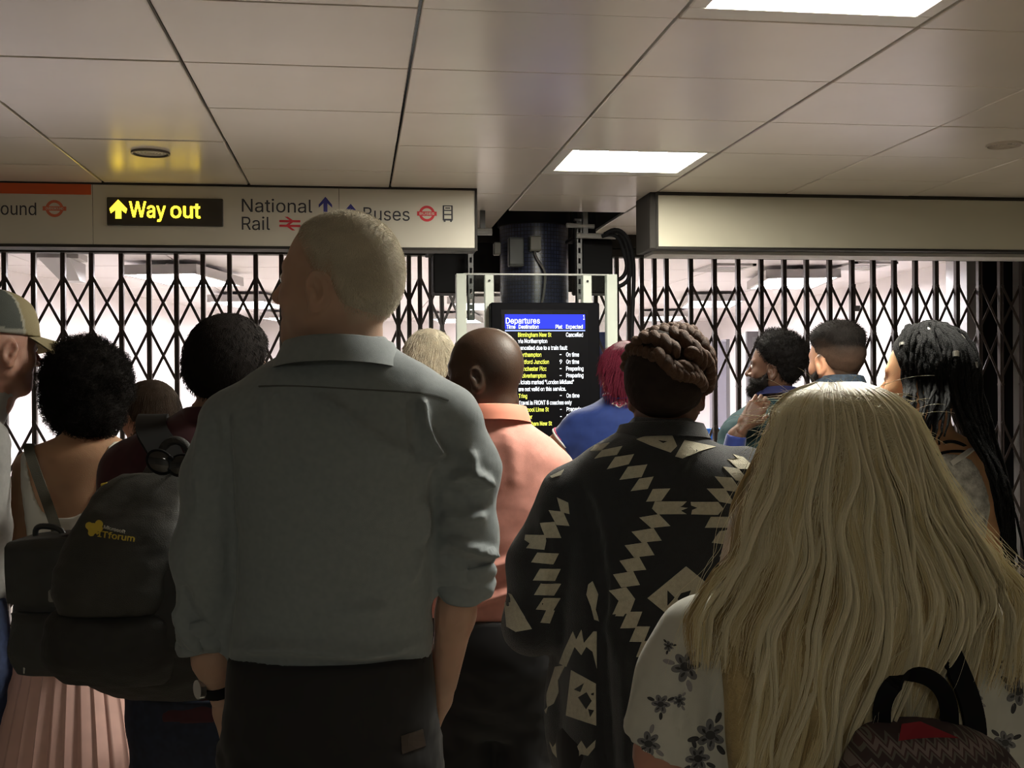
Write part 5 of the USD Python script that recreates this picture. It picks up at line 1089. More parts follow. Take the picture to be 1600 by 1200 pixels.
obj('sweater_cuff', solid(lambda Fd: Fd.chain([E_.L(1138, 735, -.215), E_.L(1142, 722, -.225), E_.L(1151, 680, -.243)], [.046, .046, .040], cut=True), E_.L(1142, 745, -.225) - .15, E_.L(1142, 690, -.225) + .15, .006), M_bluecuff, E_.t, smooth=True)
E_.collar(mat('collar_navy', (.012, .016, .08), rough=.8), (E_.L(1214, 622)[0], .01, zof(E_, 624)), .066, .066, stand=.05, fall=.03, front=pi * .9)
legs_shoes(E_, M_darktr, zof(E_, 850), res=.012)
E_.haircap(M_blackhair, lambda q: .006 + .030 * np.clip(hairmask(q) / .05, 0, 1) * np.clip((q[..., 2] + .02) / .08, .12, 1), lambda q: hairmask(q), res=.006, amp=.006, freq=60, color=bl((.011, .010, .010)))
fuzz(E_, 3500, .014, .0007, M_hblack, down=-.1, curl=.005, segs=6, spread=.8)
bmask = lambda q: np.minimum(bline(q), .03)
E_.haircap(M_blackhair, lambda q: .001 + .014 * np.clip(bline(q) / .02, 0, 1), bmask, res=.0045, amp=.003, freq=110, name='beard', color=bl((.011, .009, .008)))
fuzz(E_, 1500, .008, .0006, M_hblack, down=.5, curl=.003, spread=.6, name='beard_strands')

# -- man with the fade haircut ---------------------------------------------------------------------------------
G = Person('man with a dark fade haircut and beard in a dark patterned shirt', 1310, 3.95)
G.head(1304, 562, .0, yaw=44, pitch=-2, scale=1.0)
tor = G.rows([(600, 1280, 1340, 0, .06), (615, 1262, 1358, 0, .08), (634, 1234, 1386, 0, .105), (665, 1222, 1398, 0, .118), (760, 1222, 1398, 0, .122), (880, 1228, 1392, 0, .122)])
la, ra = G.pts([(1232, 680, 0), (1218, 790, 0), (1235, 850, .2)]), G.pts([(1388, 680, 0), (1402, 790, 0), (1385, 850, .2)])
G.body(tor, [(la, [.05, .043, .027]), (ra, [.05, .043, .027])], (.60, .31, .19), hands=[(-1, None, (1, 0, .5), FWD_H), (1, None, (-1, 0, .5), FWD_H)], hip=.88, fine=.0055, marks=beard, scalp=((.030, .022, .018), 'short', .9))
M_navy = mat('shirt_navy', (.020, .035, .055), rough=.8, var=.6, scale=70)
G.garment('shirt', M_navy, tor, [(la, [.062, .055, .042]), (ra, [.062, .055, .042])], res=.010, amp=.004, seed=91)
G.collar(M_navy, (G.L(1311, 604)[0], 0, zof(G, 604)), .068, .070, stand=.036, fall=.034)
legs_shoes(G, M_darktr, zof(G, 850), res=.012)
def fade_tone(q):
    w = np.clip((q[:, 2] - .035 + .5 * np.clip(-q[:, 1] - .03, 0, .06)) / .06 + .25, 0, 1)[:, None]; return (np.array([.012, .010, .009]) * w + np.array([.075, .046, .032]) * (1 - w)) * (.8 + .4 * meshkit.fbm(q * 60, 2, 4))[:, None]
G.haircap(M_blackhair, lambda q: .0012 + .020 * np.clip((q[..., 2] - .045) / .05, 0, 1) ** .8 + .006 * np.clip((-q[..., 1] - .03) / .05, 0, 1) * np.clip((q[..., 2] + .03) / .05, 0, 1), lambda q: hairmask(q), res=.006, amp=.0015, freq=60, color=fade_tone)
fuzz(G, 2000, .009, .0006, M_hblack, down=.4, spread=.35, sel=lambda q: q[:, 2] > .045)
G.haircap(M_blackhair, lambda q: .001 + .008 * np.clip(bline(q) / .02, 0, 1), bmask, res=.0045, amp=.0015, freq=110, name='beard', color=bl((.016, .011, .009)))

# -- woman in the patterned cardigan ------------------------------------------------------------------------------
H = Person('woman with a crown of thick brown braids in a black and cream patterned cardigan', 1020, 2.4)
H.head(1041, 604, .01, yaw=-4, pitch=2, scale=.92)
tor = H.rows([(652, 992, 1080, .01, .062), (668, 976, 1092, .005, .08), (686, 948, 1106, 0, .10), (704, 918, 1136, 0, .113), (728, 893, 1160, 0, .124), (775, 866, 1174, 0, .132), (860, 860, 1178, 0, .14), (960, 866, 1172, 0, .148), (1080, 874, 1164, 0, .155), (1190, 880, 1160, 0, .158), (1260, 880, 1160, 0, .16)])
la, ra = H.pts([(890, 778, 0), (842, 880, -.02), (832, 975, -.01), (872, 985, .16)]), H.pts([(1160, 752, 0), (1205, 880, 0), (1215, 975, 0), (1180, 985, .16)])
H.body([(z, cx, cy, rx * (.93 if z > zof(H, 760) else .80), ry * (.95 if z > zof(H, 760) else .72)) for z, cx, cy, rx, ry in tor if z > zof(H, 1100)], [(la, [.058, .050, .044, .027]), (ra, [.058, .050, .044, .027])], (.125, .065, .042), neck=(.052, .06), hands=[(-1, None, (1, 0, .5), FWD_H), (1, None, (-1, 0, .5), FWD_H)], hip=.82)
M_knit = mat('knit_charcoal', (.017, .019, .022), rough=.92, sheen=.35, var=.12, scale=120, bump=.5, bscale=700)
M_cream = mat('knit_cream', (.50, .47, .36), rough=.92, sheen=.3, var=.10, scale=120, bump=.5, bscale=700)
fH = gauss_folds(H, [([(905, 760), (925, 850), (930, 960)], 10, -.010), ([(930, 960), (935, 1060), (945, 1180)], 9, -.012), ([(960, 980), (968, 1080), (970, 1180)], 12, .008), ([(1080, 700), (1060, 712), (1052, 730)], 6, .004), ([(845, 790), (850, 880), (842, 950)], 10, .004)])
hz = zof(H, 1215)
H.garment('cardigan', M_knit, tor, [(la[:3] + [H.L(862, 986, .12)], [.066, .064, .060, .052]), (ra[:3] + [H.L(1190, 986, .12)], [.074, .066, .060, .052])], res=.0068, amp=.0035, seed=101, fold=fH, freq=(8, 8, 10), z0=hz,
          extra=lambda Fd: Fd.loft(H.rows([(960, 890, 935, .04, .05), (1020, 862, 940, .04, .06), (1100, 850, 948, .04, .065), (1196, 862, 950, .04, .065)]), .015))
cg = stage.GetPrimAtPath(str(H.t.GetPath()) + '/cardigan')
H.collar(M_knit, (H.L(1034, 660)[0], .005, zof(H, 680)), .074, .076, stand=.032, fall=.030, out=.012, gap=radians(60), parent=cg)
Z5 = lambda pts: Polygon([(x / 3.75 + 780, y / 3.75 + 640) for x, y in pts]); Z6 = lambda pts: Polygon([(x / 3.81 + 780, y / 3.81 + 900) for x, y in pts])
band = [Z5(p) for p in ([(490, 248), (540, 215), (650, 195), (600, 240)], [(560, 288), (605, 240), (722, 215), (690, 265), (600, 278)], [(632, 350), (680, 280), (790, 262), (760, 320)], [(705, 412), (755, 335), (868, 322), (835, 395)], [(770, 478), (820, 405), (905, 392), (870, 465)], [(860, 540), (900, 465), (1003, 462), (950, 535)],
    [(912, 538), (1098, 538), (1075, 562), (1060, 570), (1105, 576), (1065, 592), (1098, 612), (930, 614), (915, 600), (895, 580)], [(1122, 540), (1280, 540), (1312, 580), (1280, 617), (1125, 614), (1130, 588), (1160, 576), (1125, 562)], [(820, 632), (935, 612), (1003, 682), (890, 694)], [(775, 715), (905, 694), (952, 767), (835, 779)], [(735, 795), (865, 776), (910, 852), (790, 866)], [(705, 885), (820, 862), (862, 938), (750, 949)], [(668, 965), (785, 946), (825, 1027), (715, 1042)], [(645, 1060), (745, 1040), (797, 1110), (765, 1195), (665, 1200), (700, 1120)],
    [(1335, 292), (1420, 285), (1490, 350), (1400, 348)], [(1308, 335), (1400, 345), (1470, 430), (1385, 414)], [(1262, 392), (1360, 398), (1425, 487), (1330, 474)], [(1215, 462), (1320, 462), (1380, 557), (1290, 540)], [(1365, 262), (1430, 280), (1490, 335), (1410, 300)], [(1205, 692), (1240, 628), (1380, 628), (1340, 692)], [(1245, 780), (1290, 712), (1380, 700), (1330, 790)], [(1290, 860), (1330, 795), (1430, 790), (1390, 870)],
    [(340, 515), (405, 545), (412, 612), (362, 600)], [(290, 590), (375, 598), (412, 682), (335, 676)], [(240, 665), (325, 658), (364, 752), (270, 752)], [(155, 735), (270, 735), (275, 770), (265, 822), (160, 812), (180, 785), (150, 765)], [(188, 895), (225, 838), (350, 843), (315, 907)], [(198, 1000), (240, 932), (360, 933), (325, 1002)], [(205, 1085), (245, 1018), (362, 1020), (320, 1088)], [(215, 1170), (260, 1103), (360, 1105), (315, 1177)], [(300, 392), (380, 352), (362, 385), (310, 402)], [(1030, 275), (1085, 180), (1270, 220), (1170, 245), (1075, 287)])]
band += [Z6(p) for p in ([(690, 238), (720, 190), (770, 195), (740, 240)], [(720, 312), (765, 213), (852, 212), (815, 308)], [(775, 392), (815, 300), (898, 300), (862, 392)], [(815, 482), (850, 388), (960, 385), (930, 482)], [(860, 572), (900, 480), (985, 480), (950, 577)], [(40, 95), (75, 110), (195, 315), (100, 332), (45, 300), (35, 180)], [(245, 277), (280, 203), (330, 205), (300, 282)],
    [(250, 740), (285, 700), (310, 620), (335, 540), (395, 530), (350, 620), (355, 690), (325, 760), (290, 780), (280, 818)], [(390, 440), (440, 330), (460, 380), (490, 320), (505, 400), (560, 330), (580, 330), (580, 550), (555, 450), (520, 420), (490, 470), (450, 420), (400, 540), (360, 520)], [(300, 985), (320, 1020), (345, 985), (375, 1030), (410, 985), (450, 1040), (490, 980), (520, 1030), (575, 975), (570, 1020), (530, 1070), (490, 1060), (450, 1100), (410, 1110), (375, 1070), (345, 1080), (320, 1050)], [(530, 50), (555, 30), (590, 110), (575, 200), (595, 270), (565, 260), (545, 180), (520, 110)])]
dia = Z5([(868, 1105), (1095, 918), (1325, 1105), (1095, 1290)]).difference(unary_union([Z5([(985, 1058), (1030, 1102), (985, 1150)]), Z5([(1125, 1058), (1065, 1075), (1043, 1110), (1085, 1150)]), Z5([(1160, 1090), (1200, 1060), (1200, 1150)])]))
dia2 = Z6([(430, 560), (575, 640), (578, 890), (400, 830)]).difference(unary_union([Z6([(445, 675), (508, 635), (485, 692)]), Z6([(470, 722), (522, 690), (552, 742), (518, 795)]), Z6([(528, 790), (566, 798), (542, 842)])]))
cdia = Z5([(805, 175), (960, 122), (1012, 150), (1042, 215), (1005, 252), (880, 208)]).difference(Z5([(925, 178), (990, 186), (960, 198)]))
for p in band: project(H, p, M_cream, cg, 'knit_motif', dens=7, lift=.0016)
for p in (dia, dia2, cdia): project(H, p, M_cream, cg, 'knit_diamond', dens=7, lift=.0016)
legs_shoes(H, M_darktr, zof(H, 1130), loose=.02)
M_braid = tone_mat('hair_braid', .65, .2, bump=.6, bscale=700.)
H.haircap(M_blackhair, lambda q: .004 + .014 * np.clip(hairmask(q) / .04, 0, 1), lambda q: hairmask(q), res=.005, amp=.002, freq=80, color=bl((.020, .014, .011)))
def braid(path, r, turns, n=70):
    sp = spline(path, n); t = np.gradient(sp, axis=0); t /= np.linalg.norm(t, axis=1, keepdims=True); out = []
    u = np.cross(t, [0.2, .3, 1.]); u /= np.linalg.norm(u, axis=1, keepdims=True); w = np.cross(t, u); ph = np.linspace(0, turns * 2 * pi, n); tp = np.clip(np.minimum(np.linspace(0, 1, n), np.linspace(1, 0, n)) * 8 + .45, 0, 1)
    for k in range(3): a = ph + k * 2 * pi / 3; out.append(tube(sp + (np.cos(a)[:, None] * u + .55 * np.sin(a * 2)[:, None] * w) * (r * .62 * tp)[:, None], r * .62 * tp * (1 + .18 * np.sin(a * 2)), 8))
    m = cat(*out); return np.array(m.vertices), np.array(m.faces)
bt = lambda v: np.array([.085, .045, .028]) * (.55 + .9 * meshkit.fbm(v * 60, 3, 5))[:, None]
for k, (pts, r) in enumerate([([(990, 585, .05), (988, 545, .0), (1012, 526, -.04), (1042, 533, -.075), (1060, 556, -.09)], .0145), ([(1000, 555, .05), (1015, 522, .02), (1045, 517, -.02), (1072, 527, -.06), (1088, 548, -.07), (1092, 575, -.06)], .0145), ([(1040, 516, .06), (1068, 514, .03), (1092, 524, .0), (1106, 546, -.01), (1110, 570, .0)], .0135),
    ([(1070, 555, -.085), (1086, 548, -.075), (1103, 560, -.05), (1108, 585, -.02), (1098, 612, .01)], .013), ([(1018, 552, -.085), (1034, 556, -.095), (1050, 572, -.1), (1068, 572, -.095), (1090, 590, -.07), (1098, 602, -.04)], .0135), ([(1046, 568, -.1), (1058, 580, -.105), (1078, 585, -.095), (1094, 600, -.065)], .012), ([(988, 560, .02), (1002, 548, -.04), (1022, 553, -.075), (1036, 560, -.09)], .0135), ([(1000, 530, .06), (1030, 514, .05), (1062, 511, .05), (1090, 518, .05)], .013)]):
    pts = [(1043 + (x - 1043) * .95, 590 + (y - 590) * .98 + 2, z * 1.06) for x, y, z in pts]; v, f = braid(H.pts(pts), r * 1.30, 2.8); obj('braid', (v, f), M_braid, H.t, color=bt(v))
obj('earring', trimesh.creation.icosphere(2, .004).apply_translation(H.L(1091, 645, .0)), mat('steel', (.5, .5, .5)), H.t, smooth=True)

# -- woman with long black braids ------------------------------------------------------------------------------------
Q = Person('woman with long thin black braids and a bare shoulder, facing left at the right edge', 1436, 2.65)
Q.head(1443, 592, .0, yaw=62, pitch=2, scale=.96)
tor = Q.rows([(672, 1416, 1482, .0, .052), (684, 1396, 1508, .0, .07), (695, 1364, 1530, .0, .085), (714, 1340, 1542, .0, .098), (760, 1336, 1540, 0, .105), (830, 1346, 1532, 0, .10), (920, 1356, 1520, 0, .09), (1000, 1340, 1536, 0, .112), (1100, 1322, 1556, 0, .135)])
la, ra = Q.pts([(1344, 742, 0), (1330, 860, 0), (1350, 930, .14)]), Q.pts([(1530, 744, -.01), (1538, 860, -.02), (1516, 930, .12)])
Q.body(tor, [(la, [.044, .037, .023]), (ra, [.046, .038, .023])], (.62, .35, .19), neck=(.047, .052), hands=[(-1, None, (1, 0, .5), FWD_H), (1, None, (-1, 0, .5), FWD_H)], hip=.84, bare=True, rough=.4)
M_lace = mat('lace_grey', (.58, .58, .55), rough=.85, var=.45, scale=45, bump=.5, bscale=200)
nx = np.array([Q.L(x, 700)[0] for x in (1320, 1345, 1372, 1400, 1440, 1475, 1494, 1506, 1522, 1540, 1552)]); nzz = np.array([zof(Q, y) for y in (830, 780, 722, 712, 708, 711, 719, 734, 768, 818, 860)])
def top_clip(X, Y, Z): return Z - np.interp(X, nx, nzz) - 0 * Y
Q.garment('lace_top', M_lace, tor, res=.0065, off=.008, amp=.003, seed=111, clip=top_clip, z0=zof(Q, 1040))
lt = stage.GetPrimAtPath(str(Q.t.GetPath()) + '/lace_top')
obj('strap', ribbon([Q.L(1486, 724, -.112), Q.L(1502, 714, -.108), Q.L(1516, 704, -.085), Q.L(1524, 697, -.04), Q.L(1520, 700, .05), Q.L(1500, 730, .10)], .012, .005), mat('strap_white', (.72, .72, .68), rough=.6), lt, smooth=50)
obj('bra_strap', ribbon([Q.L(1462, 712, -.108), Q.L(1480, 706, -.100), Q.L(1500, 705, -.092), Q.L(1518, 706, -.075)], .006, .004, across=(0, 0, 1)), M_black, lt, smooth=50)
obj('bra_strap', ribbon([Q.L(1474, 692, -.082), Q.L(1490, 690, -.082), Q.L(1506, 696, -.075), Q.L(1516, 703, -.062)], .007, .004, across=(0, 0, 1)), M_black, lt, smooth=50)
legs_shoes(Q, M_darktr, zof(Q, 1010))
Q.haircap(M_blackhair, lambda q: .006 + .006 * np.clip(hairmask(q) / .03, 0, 1), lambda q: hairmask(q), res=.005, amp=.001, freq=80, color=bl((.016, .016, .016)))
g = np.random.default_rng(12); M_dread = mat('hair_box_braid', (.010, .0105, .011), rough=.7, spec=.14, bump=.9, bscale=450)
def headproj(qd, off):
    """the point of the scalp in the direction qd"""
    qd = qd / np.linalg.norm(qd); lo, hi = .03, .16; Fh = head_sampler(**{**Q.hk, 'ears': False})
    for _ in range(22):
        mid = (lo + hi) / 2
        if sample(Fh, (qd * mid)[None] + np.array([[0, -.01, .02]]))[0] < 0: lo = mid
        else: hi = mid
    return qd * (lo + off) + np.array([0, -.01, .02])
for k in range(74):
    a = g.uniform(-1, 1); top = np.array([g.normal(0, .012), .055 - .10 * g.uniform(), 1.0 * .1])     # starts along the parting
    side = -1 if k % 4 else 1; th = g.uniform(.30, 2.10)                                                     # azimuth on the head: -1.15 near the face, 2.05 round the back
    az = np.array([side * cos(th - .55), -sin(th - .55), 0]); path = []
    for e in np.linspace(80, -12, 7): path.append(Q.hw(headproj(np.array([cos(radians(e)) * az[0], cos(radians(e)) * az[1] + (.35 - .5 * (k % 7) / 7) * sin(radians(e)), sin(radians(e))]), .010 + .012 * g.uniform())))
    last = path[-1]; s_ = np.clip((last[0] - Q.L(1400, 600)[0]) / .22, 0, 1); endy = 770 + 110 * s_ + g.uniform(-25, 40); endx = 1546 + 48 * s_ + g.normal(0, 7); dy = last[1] * .8 - .02 - (.10 if endy > 740 and last[1] < 0 else 0) * (1 - s_)
    if s_ < .36: endy, endx = 640 + g.uniform(0, 75), 1404 + 190 * s_ + g.normal(0, 5)
    end = Q.L(endx, endy, dy); mid = last * .45 + end * .55 + np.array([.012 * (1 - s_), 0, .01]); path += [mid, end]
    sp = spline(np.array(path), 26); rr = (.0062 - .0042 * np.linspace(0, 1, 26) ** 2) * (1 + .10 * np.sin(np.arange(26) * 2.6)); sp[:, :2] += g.normal(0, .0012, (26, 2)); obj('long_braid', tube(sp, rr, 7), M_dread, Q.t, smooth=True)
    if k % 9 == 0: i = 3 + k % 5; obj('braid_cuff', rod(sp[i], sp[i + 1] * .6 + sp[i] * .4, .0078, 12), mat('steel_bright', (.8, .8, .75), rough=.2, metal=.8), Q.t)
# -- woman with the long blonde hair, nearest ------------------------------------------------------------------------
J = Person('woman with very long wavy blonde hair and a white floral blouse, nearest on the right', 1320, 1.42)
J.head(1318, 762, .02, yaw=0, pitch=0, scale=1.0)
tor = J.rows([(890, 1262, 1378, .02, .056), (912, 1215, 1425, .015, .075), (938, 1140, 1505, .01, .092), (962, 1096, 1550, .0, .105), (1000, 1076, 1568, 0, .118), (1060, 1074, 1566, 0, .125), (1200, 1088, 1552, 0, .12), (1330, 1096, 1544, 0, .115), (1500, 1076, 1566, 0, .135)])
la, ra = J.pts([(1106, 1010, 0), (1046, 1180, .01), (1056, 1350, .16)]), J.pts([(1536, 1005, 0), (1625, 1170, .01), (1600, 1350, .16)])
J.body(tor, [(la, [.052, .043, .024]), (ra, [.052, .043, .024])], (.52, .27, .205), neck=(.048, .054), hands=[(-1, None, (1, .3, .4), FWD_H), (1, None, (-1, .3, .4), FWD_H)], hip=.84, fine=.006)
M_blouse = mat('blouse_floral', (.60, .60, .54), rough=.85, sheen=.25, var=.04, scale=50, bump=.15, bscale=900)
fJ = gauss_folds(J, [([(1075, 980), (1060, 1050), (1050, 1130)], 9, .004), ([(1095, 960), (1100, 1050), (1085, 1180)], 12, -.008), ([(1110, 1060), (1125, 1120), (1120, 1190)], 10, .005)])
J.garment('blouse', M_blouse, tor, [([la[0], J.L(1080, 1070, .0), J.L(1052, 1160, .012)], [.066, .068, .070], .03), ([ra[0], J.L(1580, 1070, 0), J.L(1632, 1178, .012)], [.066, .068, .070], .03)], res=.0062, amp=.0035, seed=121, fold=fJ, freq=(9, 9, 10))
bs = stage.GetPrimAtPath(str(J.t.GetPath()) + '/blouse')
M_fl = [mat('print_charcoal', (.05, .05, .055), rough=.85), mat('print_midgrey', (.19, .19, .20), rough=.85), mat('print_mauve', (.30, .285, .30), rough=.85)]
g = np.random.default_rng(5)
def ellip(x, y, a, b, r): return affinity.rotate(affinity.scale(Point(x, y).buffer(1, 10), a, b), r, origin=(x, y))
for (x, y, k) in [(1072, 1042, 24), (1033, 1100, 15), (1112, 972, 14), (1110, 1148, 24), (1014, 1162, 19), (1090, 1185, 20), (1062, 1095, 10), (1160, 1060, 16), (1180, 1150, 20), (1545, 985, 18), (1590, 1080, 22), (1570, 1160, 18), (1520, 1090, 15), (1480, 1020, 13), (1555, 1040, 12), (1250, 1010, 18), (1300, 1120, 20), (1390, 980, 16), (1230, 1180, 18), (1130, 1020, 11), (1620, 1010, 18), (1045, 1010, 8)]:
    r0 = g.uniform(0, 360); pet = [ellip(x + k * .55 * cos(radians(r0 + 60 * i)), y + k * .62 * sin(radians(r0 + 60 * i)), k * .42, k * .26, r0 + 60 * i) for i in range(6)]; leaf = [ellip(x + k * 1.15 * cos(radians(a)), y + k * 1.25 * sin(radians(a)), k * .38, k * .16, a) for a in r0 + np.array([20, 150, 265])]
    heart = unary_union([ellip(x, y, k * .33, k * .28, 0)] + [ellip(x + k * .5 * cos(radians(r0 + 60 * i)), y + k * .55 * sin(radians(r0 + 60 * i)), k * .2, k * .08, r0 + 60 * i + 20) for i in range(6)])
    project(J, unary_union(pet).difference(heart), M_fl[1], bs, 'flower_print', dens=8, lift=.0010); project(J, heart, M_fl[0], bs, 'flower_heart', dens=6, lift=.0014); lc = M_fl[0 if g.uniform() < .5 else 2]
    for l_ in leaf: project(J, l_, lc, bs, 'leaf_print', dens=6, lift=.0011)
legs_shoes(J, M_denim, zof(J, 1420), loose=.01)

# hair: a full mass over the head, shoulders and back, with locks and loose fibres
OUT = np.array([(597, 1312, 8), (606, 1312, 50), (620, 1312, 80), (645, 1313, 106), (690, 1313, 124), (740, 1314, 144), (800, 1316, 174), (860, 1330, 206), (905, 1332, 240), (950, 1322, 262), (985, 1314, 262), (1003, 1310, 240), (1022, 1300, 190), (1050, 1288, 168), (1120, 1270, 144), (1200, 1252, 122), (1300, 1240, 90), (1360, 1240, 60)], float)
def o_at(py): return np.interp(py, OUT[:, 0], OUT[:, 1]), np.interp(py, OUT[:, 0], OUT[:, 2])
depth_c = lambda py: np.interp(py, [598, 650, 720, 800, 870, 950, 1100, 1400], [.01, .005, .0, -.01, -.03, -.075, -.115, -.12])
depth_r = lambda py: np.interp(py, [597, 606, 620, 645, 690, 740, 800, 870, 950, 1100, 1400], [.012, .045, .072, .097, .117, .124, .118, .10, .075, .045, .025])
rowsJ = []
for py in np.r_[np.arange(598, 660, 6), np.arange(660, 1361, 20)]:
    c, w = o_at(py); w = min(w, np.interp(py, [860, 905, 950, 1003, 1050, 1100], [206, 216, 208, 192, 168, 400])); c2, dc = J.L(c, py, depth_c(py)), depth_c(py); e = J.L(c + w * .97, py, dc); rowsJ.append((c2[2], c2[0], dc, max(e[0] - c2[0], .012), depth_r(py)))
rowsJ = [r for i, r in enumerate(rowsJ)]
def lockdisp(v):
    x = v[:, 0]; z = v[:, 2]; w = np.clip((zof(J, 640) - z) / .1, 0, 1); u = (x - .0) / (.12 + .25 * np.clip(zof(J, 650) - z, 0, .25)); wav = .10 * np.sin(z * 17 + x * 9) + .05 * np.sin(z * 37 + x * 21)
    return w * (.015 * (meshkit.fbm(np.stack([u * 9 + wav * 3, z * 1.6, v[:, 1] * 2], 1), 3, 6) - .5) * 2 + .005 * np.sin((u * 26 + wav * 9)))
Fd = Field(axis(-.30, .30, .006), axis(-.28, .2, .006), axis(zof(J, 1370), zof(J, 590), .006)); Fd.loft(rowsJ, .02, 2.1)
fc = J.hc; Fd.ell(J.hc + [0, .125, -.03], (.062, .085, .105), .02, 's')
hv, hf = Fd.mesh(); hn = vnormals(hv, hf); hv = hv + hn * lockdisp(hv)[:, None]
M_blmass = mat('hair_blonde_mass', (.38, .29, .14), rough=.5, spec=.4, var=.35, scale=14, bump=.4, bscale=160)
hair = obj('hair', (hv, hf), M_blmass, J.t, smooth=True); J.hv, J.hf, J.hn = hv, hf, vnormals(hv, hf)
g = np.random.default_rng(77)
def locks(n, k, wc, lift, seed, end=(1080, 1330), per=46, umax=.96):
    """fibres gathered in wavy locks from the crown down the back; u runs from the left to the right edge of the hair"""
    g = np.random.default_rng(seed); nc = max(n // per, 1); cu = np.linspace(-umax, umax, nc) + g.normal(0, .02, nc); g.shuffle(cu); ci = g.integers(0, nc, n); ph = g.uniform(0, 6.28, (nc, 4)); amp = g.uniform(.35, 1.2, nc); up = g.uniform(.1, 1., nc) ** 1.5
    du = np.clip(g.normal(0, .5, n), -1, 1); t = np.linspace(0, 1, k); ce = g.uniform(*end, nc)[ci] + g.normal(0, 18, n); big = np.interp(945, OUT[:, 0], OUT[:, 2]); off0 = np.abs(cu[ci]) * big; side = off0 > 168; ce = np.where(side, 1000 + g.uniform(-45, 18, n) + np.where(cu[ci] > 0, 40 * g.uniform(0, 1, n), 0), ce); out = np.zeros((n, k, 3))
    tm_rows = np.array(sorted(rowsJ)); I = [lambda z, i=i: np.interp(z, tm_rows[:, 0], tm_rows[:, i]) for i in range(1, 5)]; z603 = zof(J, 603); jit = g.uniform(0, .003, n)
    for j in range(k):
        py = 603 + (ce - 603) * t[j] ** 1.15; z = z603 - (py - 603) * J.d / F; c, w = o_at(np.minimum(py, 945)); f = np.clip((py - 600) / 160, 0, 1); wide = wc * (1 - .55 * np.clip((t[j] - .35) / .65, 0, 1)); u = cu[ci] + du * wide
        px = c + u * w * np.where(py > 945, 1 - .10 * (py - 945) / 250, 1) + amp[ci] * f * (6 * np.sin(py / 31 + ph[ci, 0]) + 5 * np.sin(py / 67 + ph[ci, 1])) - 58 * np.clip((py - 945) / 210, 0, 1.2); x = (px - 1320) * J.d / F
        cx, cy, rx, ry = [q_(z) for q_ in I]; s_ = np.clip((x - cx) / (rx + .004), -1, 1)
        h = lift * up[ci] * (1 - .8 * du ** 2) * f * (1 + .35 * np.sin(py / 45 + ph[ci, 2])); y = cy - ry * np.sqrt(np.maximum(1 - s_ ** 2, .0)) - .002 - h - jit
        out[:, j] = np.stack([x, y, z + .002], 1)
    return out
M_bl1, M_bl2 = hair_mat('hair_blonde', (.68, .58, .34), .38, .3), hair_mat('hair_blonde_pale', (.80, .73, .52), .38, .2)
M_bl3 = hair_mat('hair_blonde_deep', (.38, .28, .13), .4, .3)
strands('hair_strands', locks(2600, 30, .05, .010, 1), .0011, M_bl1, J.t); strands('hair_strands', locks(1800, 30, .03, .030, 2, per=60), .0012, M_bl2, J.t); strands('hair_strands', locks(1200, 30, .06, .003, 4), .0011, M_bl3, J.t)
# flyaway fibres along the outline and over the crown
st = locks(420, 26, .05, .012, 3, (800, 1150), 2); r = g.normal(0, 1, (420, 1, 3)) * np.linspace(0, 1, 26)[None, :, None] ** 1.5 * np.array([.016, .012, .006]); out_ = np.sign(st[:, :, :1] - .0) * np.linspace(0, 1, 26)[None, :, None] * .012 * np.array([1, 0, 0]); strands('flyaway_strands', st + r + out_, .00055, M_bl2, J.t)
n = 330; tmr = np.array(sorted(rowsJ)); zz = g.uniform(zof(J, 705), zof(J, 618), n); x_c = g.uniform(-.5, .5, n); t = np.linspace(-.5, .5, 12); ln = g.uniform(.02, .06, n); cxz, cyz, rxz, ryz = [np.interp(zz, tmr[:, 0], tmr[:, i]) for i in range(1, 5)]
X_ = cxz[:, None] + (x_c * rxz)[:, None] + t[None] * ln[:, None]; Z_ = zz[:, None] - .012 * (t[None] * 2) ** 2 * np.sign(g.normal(0, 1, n) + .8)[:, None] - .25 * (X_ - cxz[:, None]) * np.sign(X_) * 0; cxz, cyz, rxz, ryz = [np.interp(Z_, tmr[:, 0], tmr[:, i]) for i in range(1, 5)]
Y_ = cyz - ryz * np.sqrt(np.clip(1 - ((X_ - cxz) / (rxz + .004)) ** 2, .02, 1)) - .007 - .006 * g.uniform(0, 1, n)[:, None]; strands('crown_strands', np.stack([X_, Y_, Z_], -1), .0006, M_bl2, J.t)
n = 300; a = g.uniform(.1, pi - .1, n); ln = g.uniform(.015, .045, n); t = np.linspace(0, 1, 8); b0 = np.stack([J.L(1316, 690)[0] + .082 * np.cos(a), g.normal(0, .03, n), zof(J, 700) + .072 * np.sin(a)], 1); dr = np.stack([np.cos(a) * .8 + g.normal(0, .5, n), g.normal(0, .3, n), np.sin(a) * .5 + g.normal(0, .4, n)], 1); strands('flyaway_strands', b0[:, None] + dr[:, None] * (t[None, :, None] * ln[:, None, None]) + np.array([0, 0, -1]) * (t ** 2)[None, :, None] * ln[:, None, None] * .5, .0005, M_bl2, J.t)

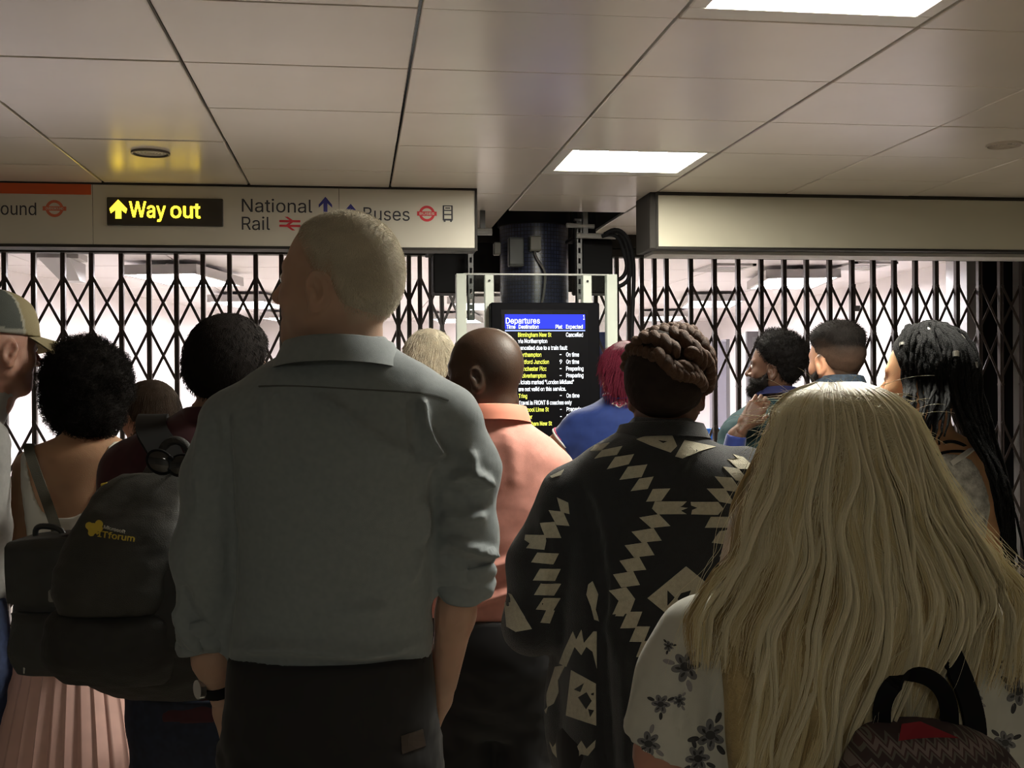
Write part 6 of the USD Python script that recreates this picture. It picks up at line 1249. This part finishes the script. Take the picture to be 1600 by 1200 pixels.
# -- her small backpack ---------------------------------------------------------------------------------------------------
KB = Place('small_backpack', 'small woven zigzag backpack with red trim on the back of the blonde woman', 'backpack', 1462, 1230, 1.19)
q = KB.L
M_wov = usdkit.material(stage, '/World/Looks/woven_pattern', {'c': ('texture_coordinate', {}), 'w': ('wave_texture', dict(wave_type='bands', bands_direction='z', scale=16., distortion=0., profile='tri')), 'x': ('separate_xyz', {}), 'm': ('math', dict(math_type='pingpong', value2=.006)), 'a': ('math', dict(math_type='add')), 'cc': ('combine_xyz', {}),
    'r': ('rgb_ramp', {'interpolate': False, 'ramp': [(0., (.06, .04, .045)), (.35, (.16, .15, .13)), (.6, (.09, .05, .055)), (.8, (.24, .20, .19))]}), 'p': ('principled_bsdf', dict(roughness=.9))},
    [('c.object', 'x.vector'), ('x.x', 'm.value1'), ('m.value', 'a.value1'), ('x.z', 'a.value2'), ('a.value', 'cc.z'), ('cc.vector', 'w.vector'), ('w.fac', 'r.fac'), ('r.color', 'p.base_color')], surface='p.BSDF')
rk = [(q(0, 1500)[2], 0, .03, .098, .055), (q(0, 1400)[2], 0, .01, .110, .075), (q(0, 1250)[2], 0, .01, .102, .07), (q(0, 1190)[2], 0, .02, .082, .06), (q(0, 1170)[2], -.005, .03, .066, .045), (q(0, 1158)[2], -.01, .035, .04, .03)]
obj('body', solid(lambda Fd: Fd.loft(rk, .01, 2.4), (-.16, -.1, -.2), (.16, .15, .1), .005), M_wov, KB.t, smooth=True)
M_redt = mat('trim_red', (.24, .010, .018), rough=.8)
def arc(f0, f1, r, m, name, w): pass
obj('red_panel', trimesh.convex.convex_hull(np.array([q(1409, 1131, .0), q(1438, 1127, .0), q(1496, 1152, .0), q(1530, 1172, .005), q(1402, 1168, -.005), q(1409, 1131, .03), q(1438, 1127, .03), q(1496, 1152, .03), q(1530, 1172, .03), q(1402, 1168, .03)])), M_redt, KB.t)
obj('carry_handle', ribbon([q(1383, 1170, .05), q(1378, 1130, .045), q(1382, 1092, .04), q(1400, 1066, .035), q(1430, 1054, .035), q(1462, 1066, .035), q(1480, 1095, .04), q(1484, 1150, .05)], .019, .004, 40, across=(.75, -.3, .5)), M_black, KB.t, smooth=50)
for s_ in (-1, 1): obj('shoulder_strap', ribbon([q(1462 + 55 * s_, 1190, .06), q(1420 + 90 * s_, 1080, .09), q(1360 + 105 * s_, 975, .115), q(1335 + 112 * s_, 918, .165), q(1318 + 112 * s_, 893, .24), q(1300 + 108 * s_, 915, .33), q(1290 + 105 * s_, 1040, .37), q(1280 + 112 * s_, 1200, .375)], .024, .008, 60), M_black, KB.t, smooth=50)
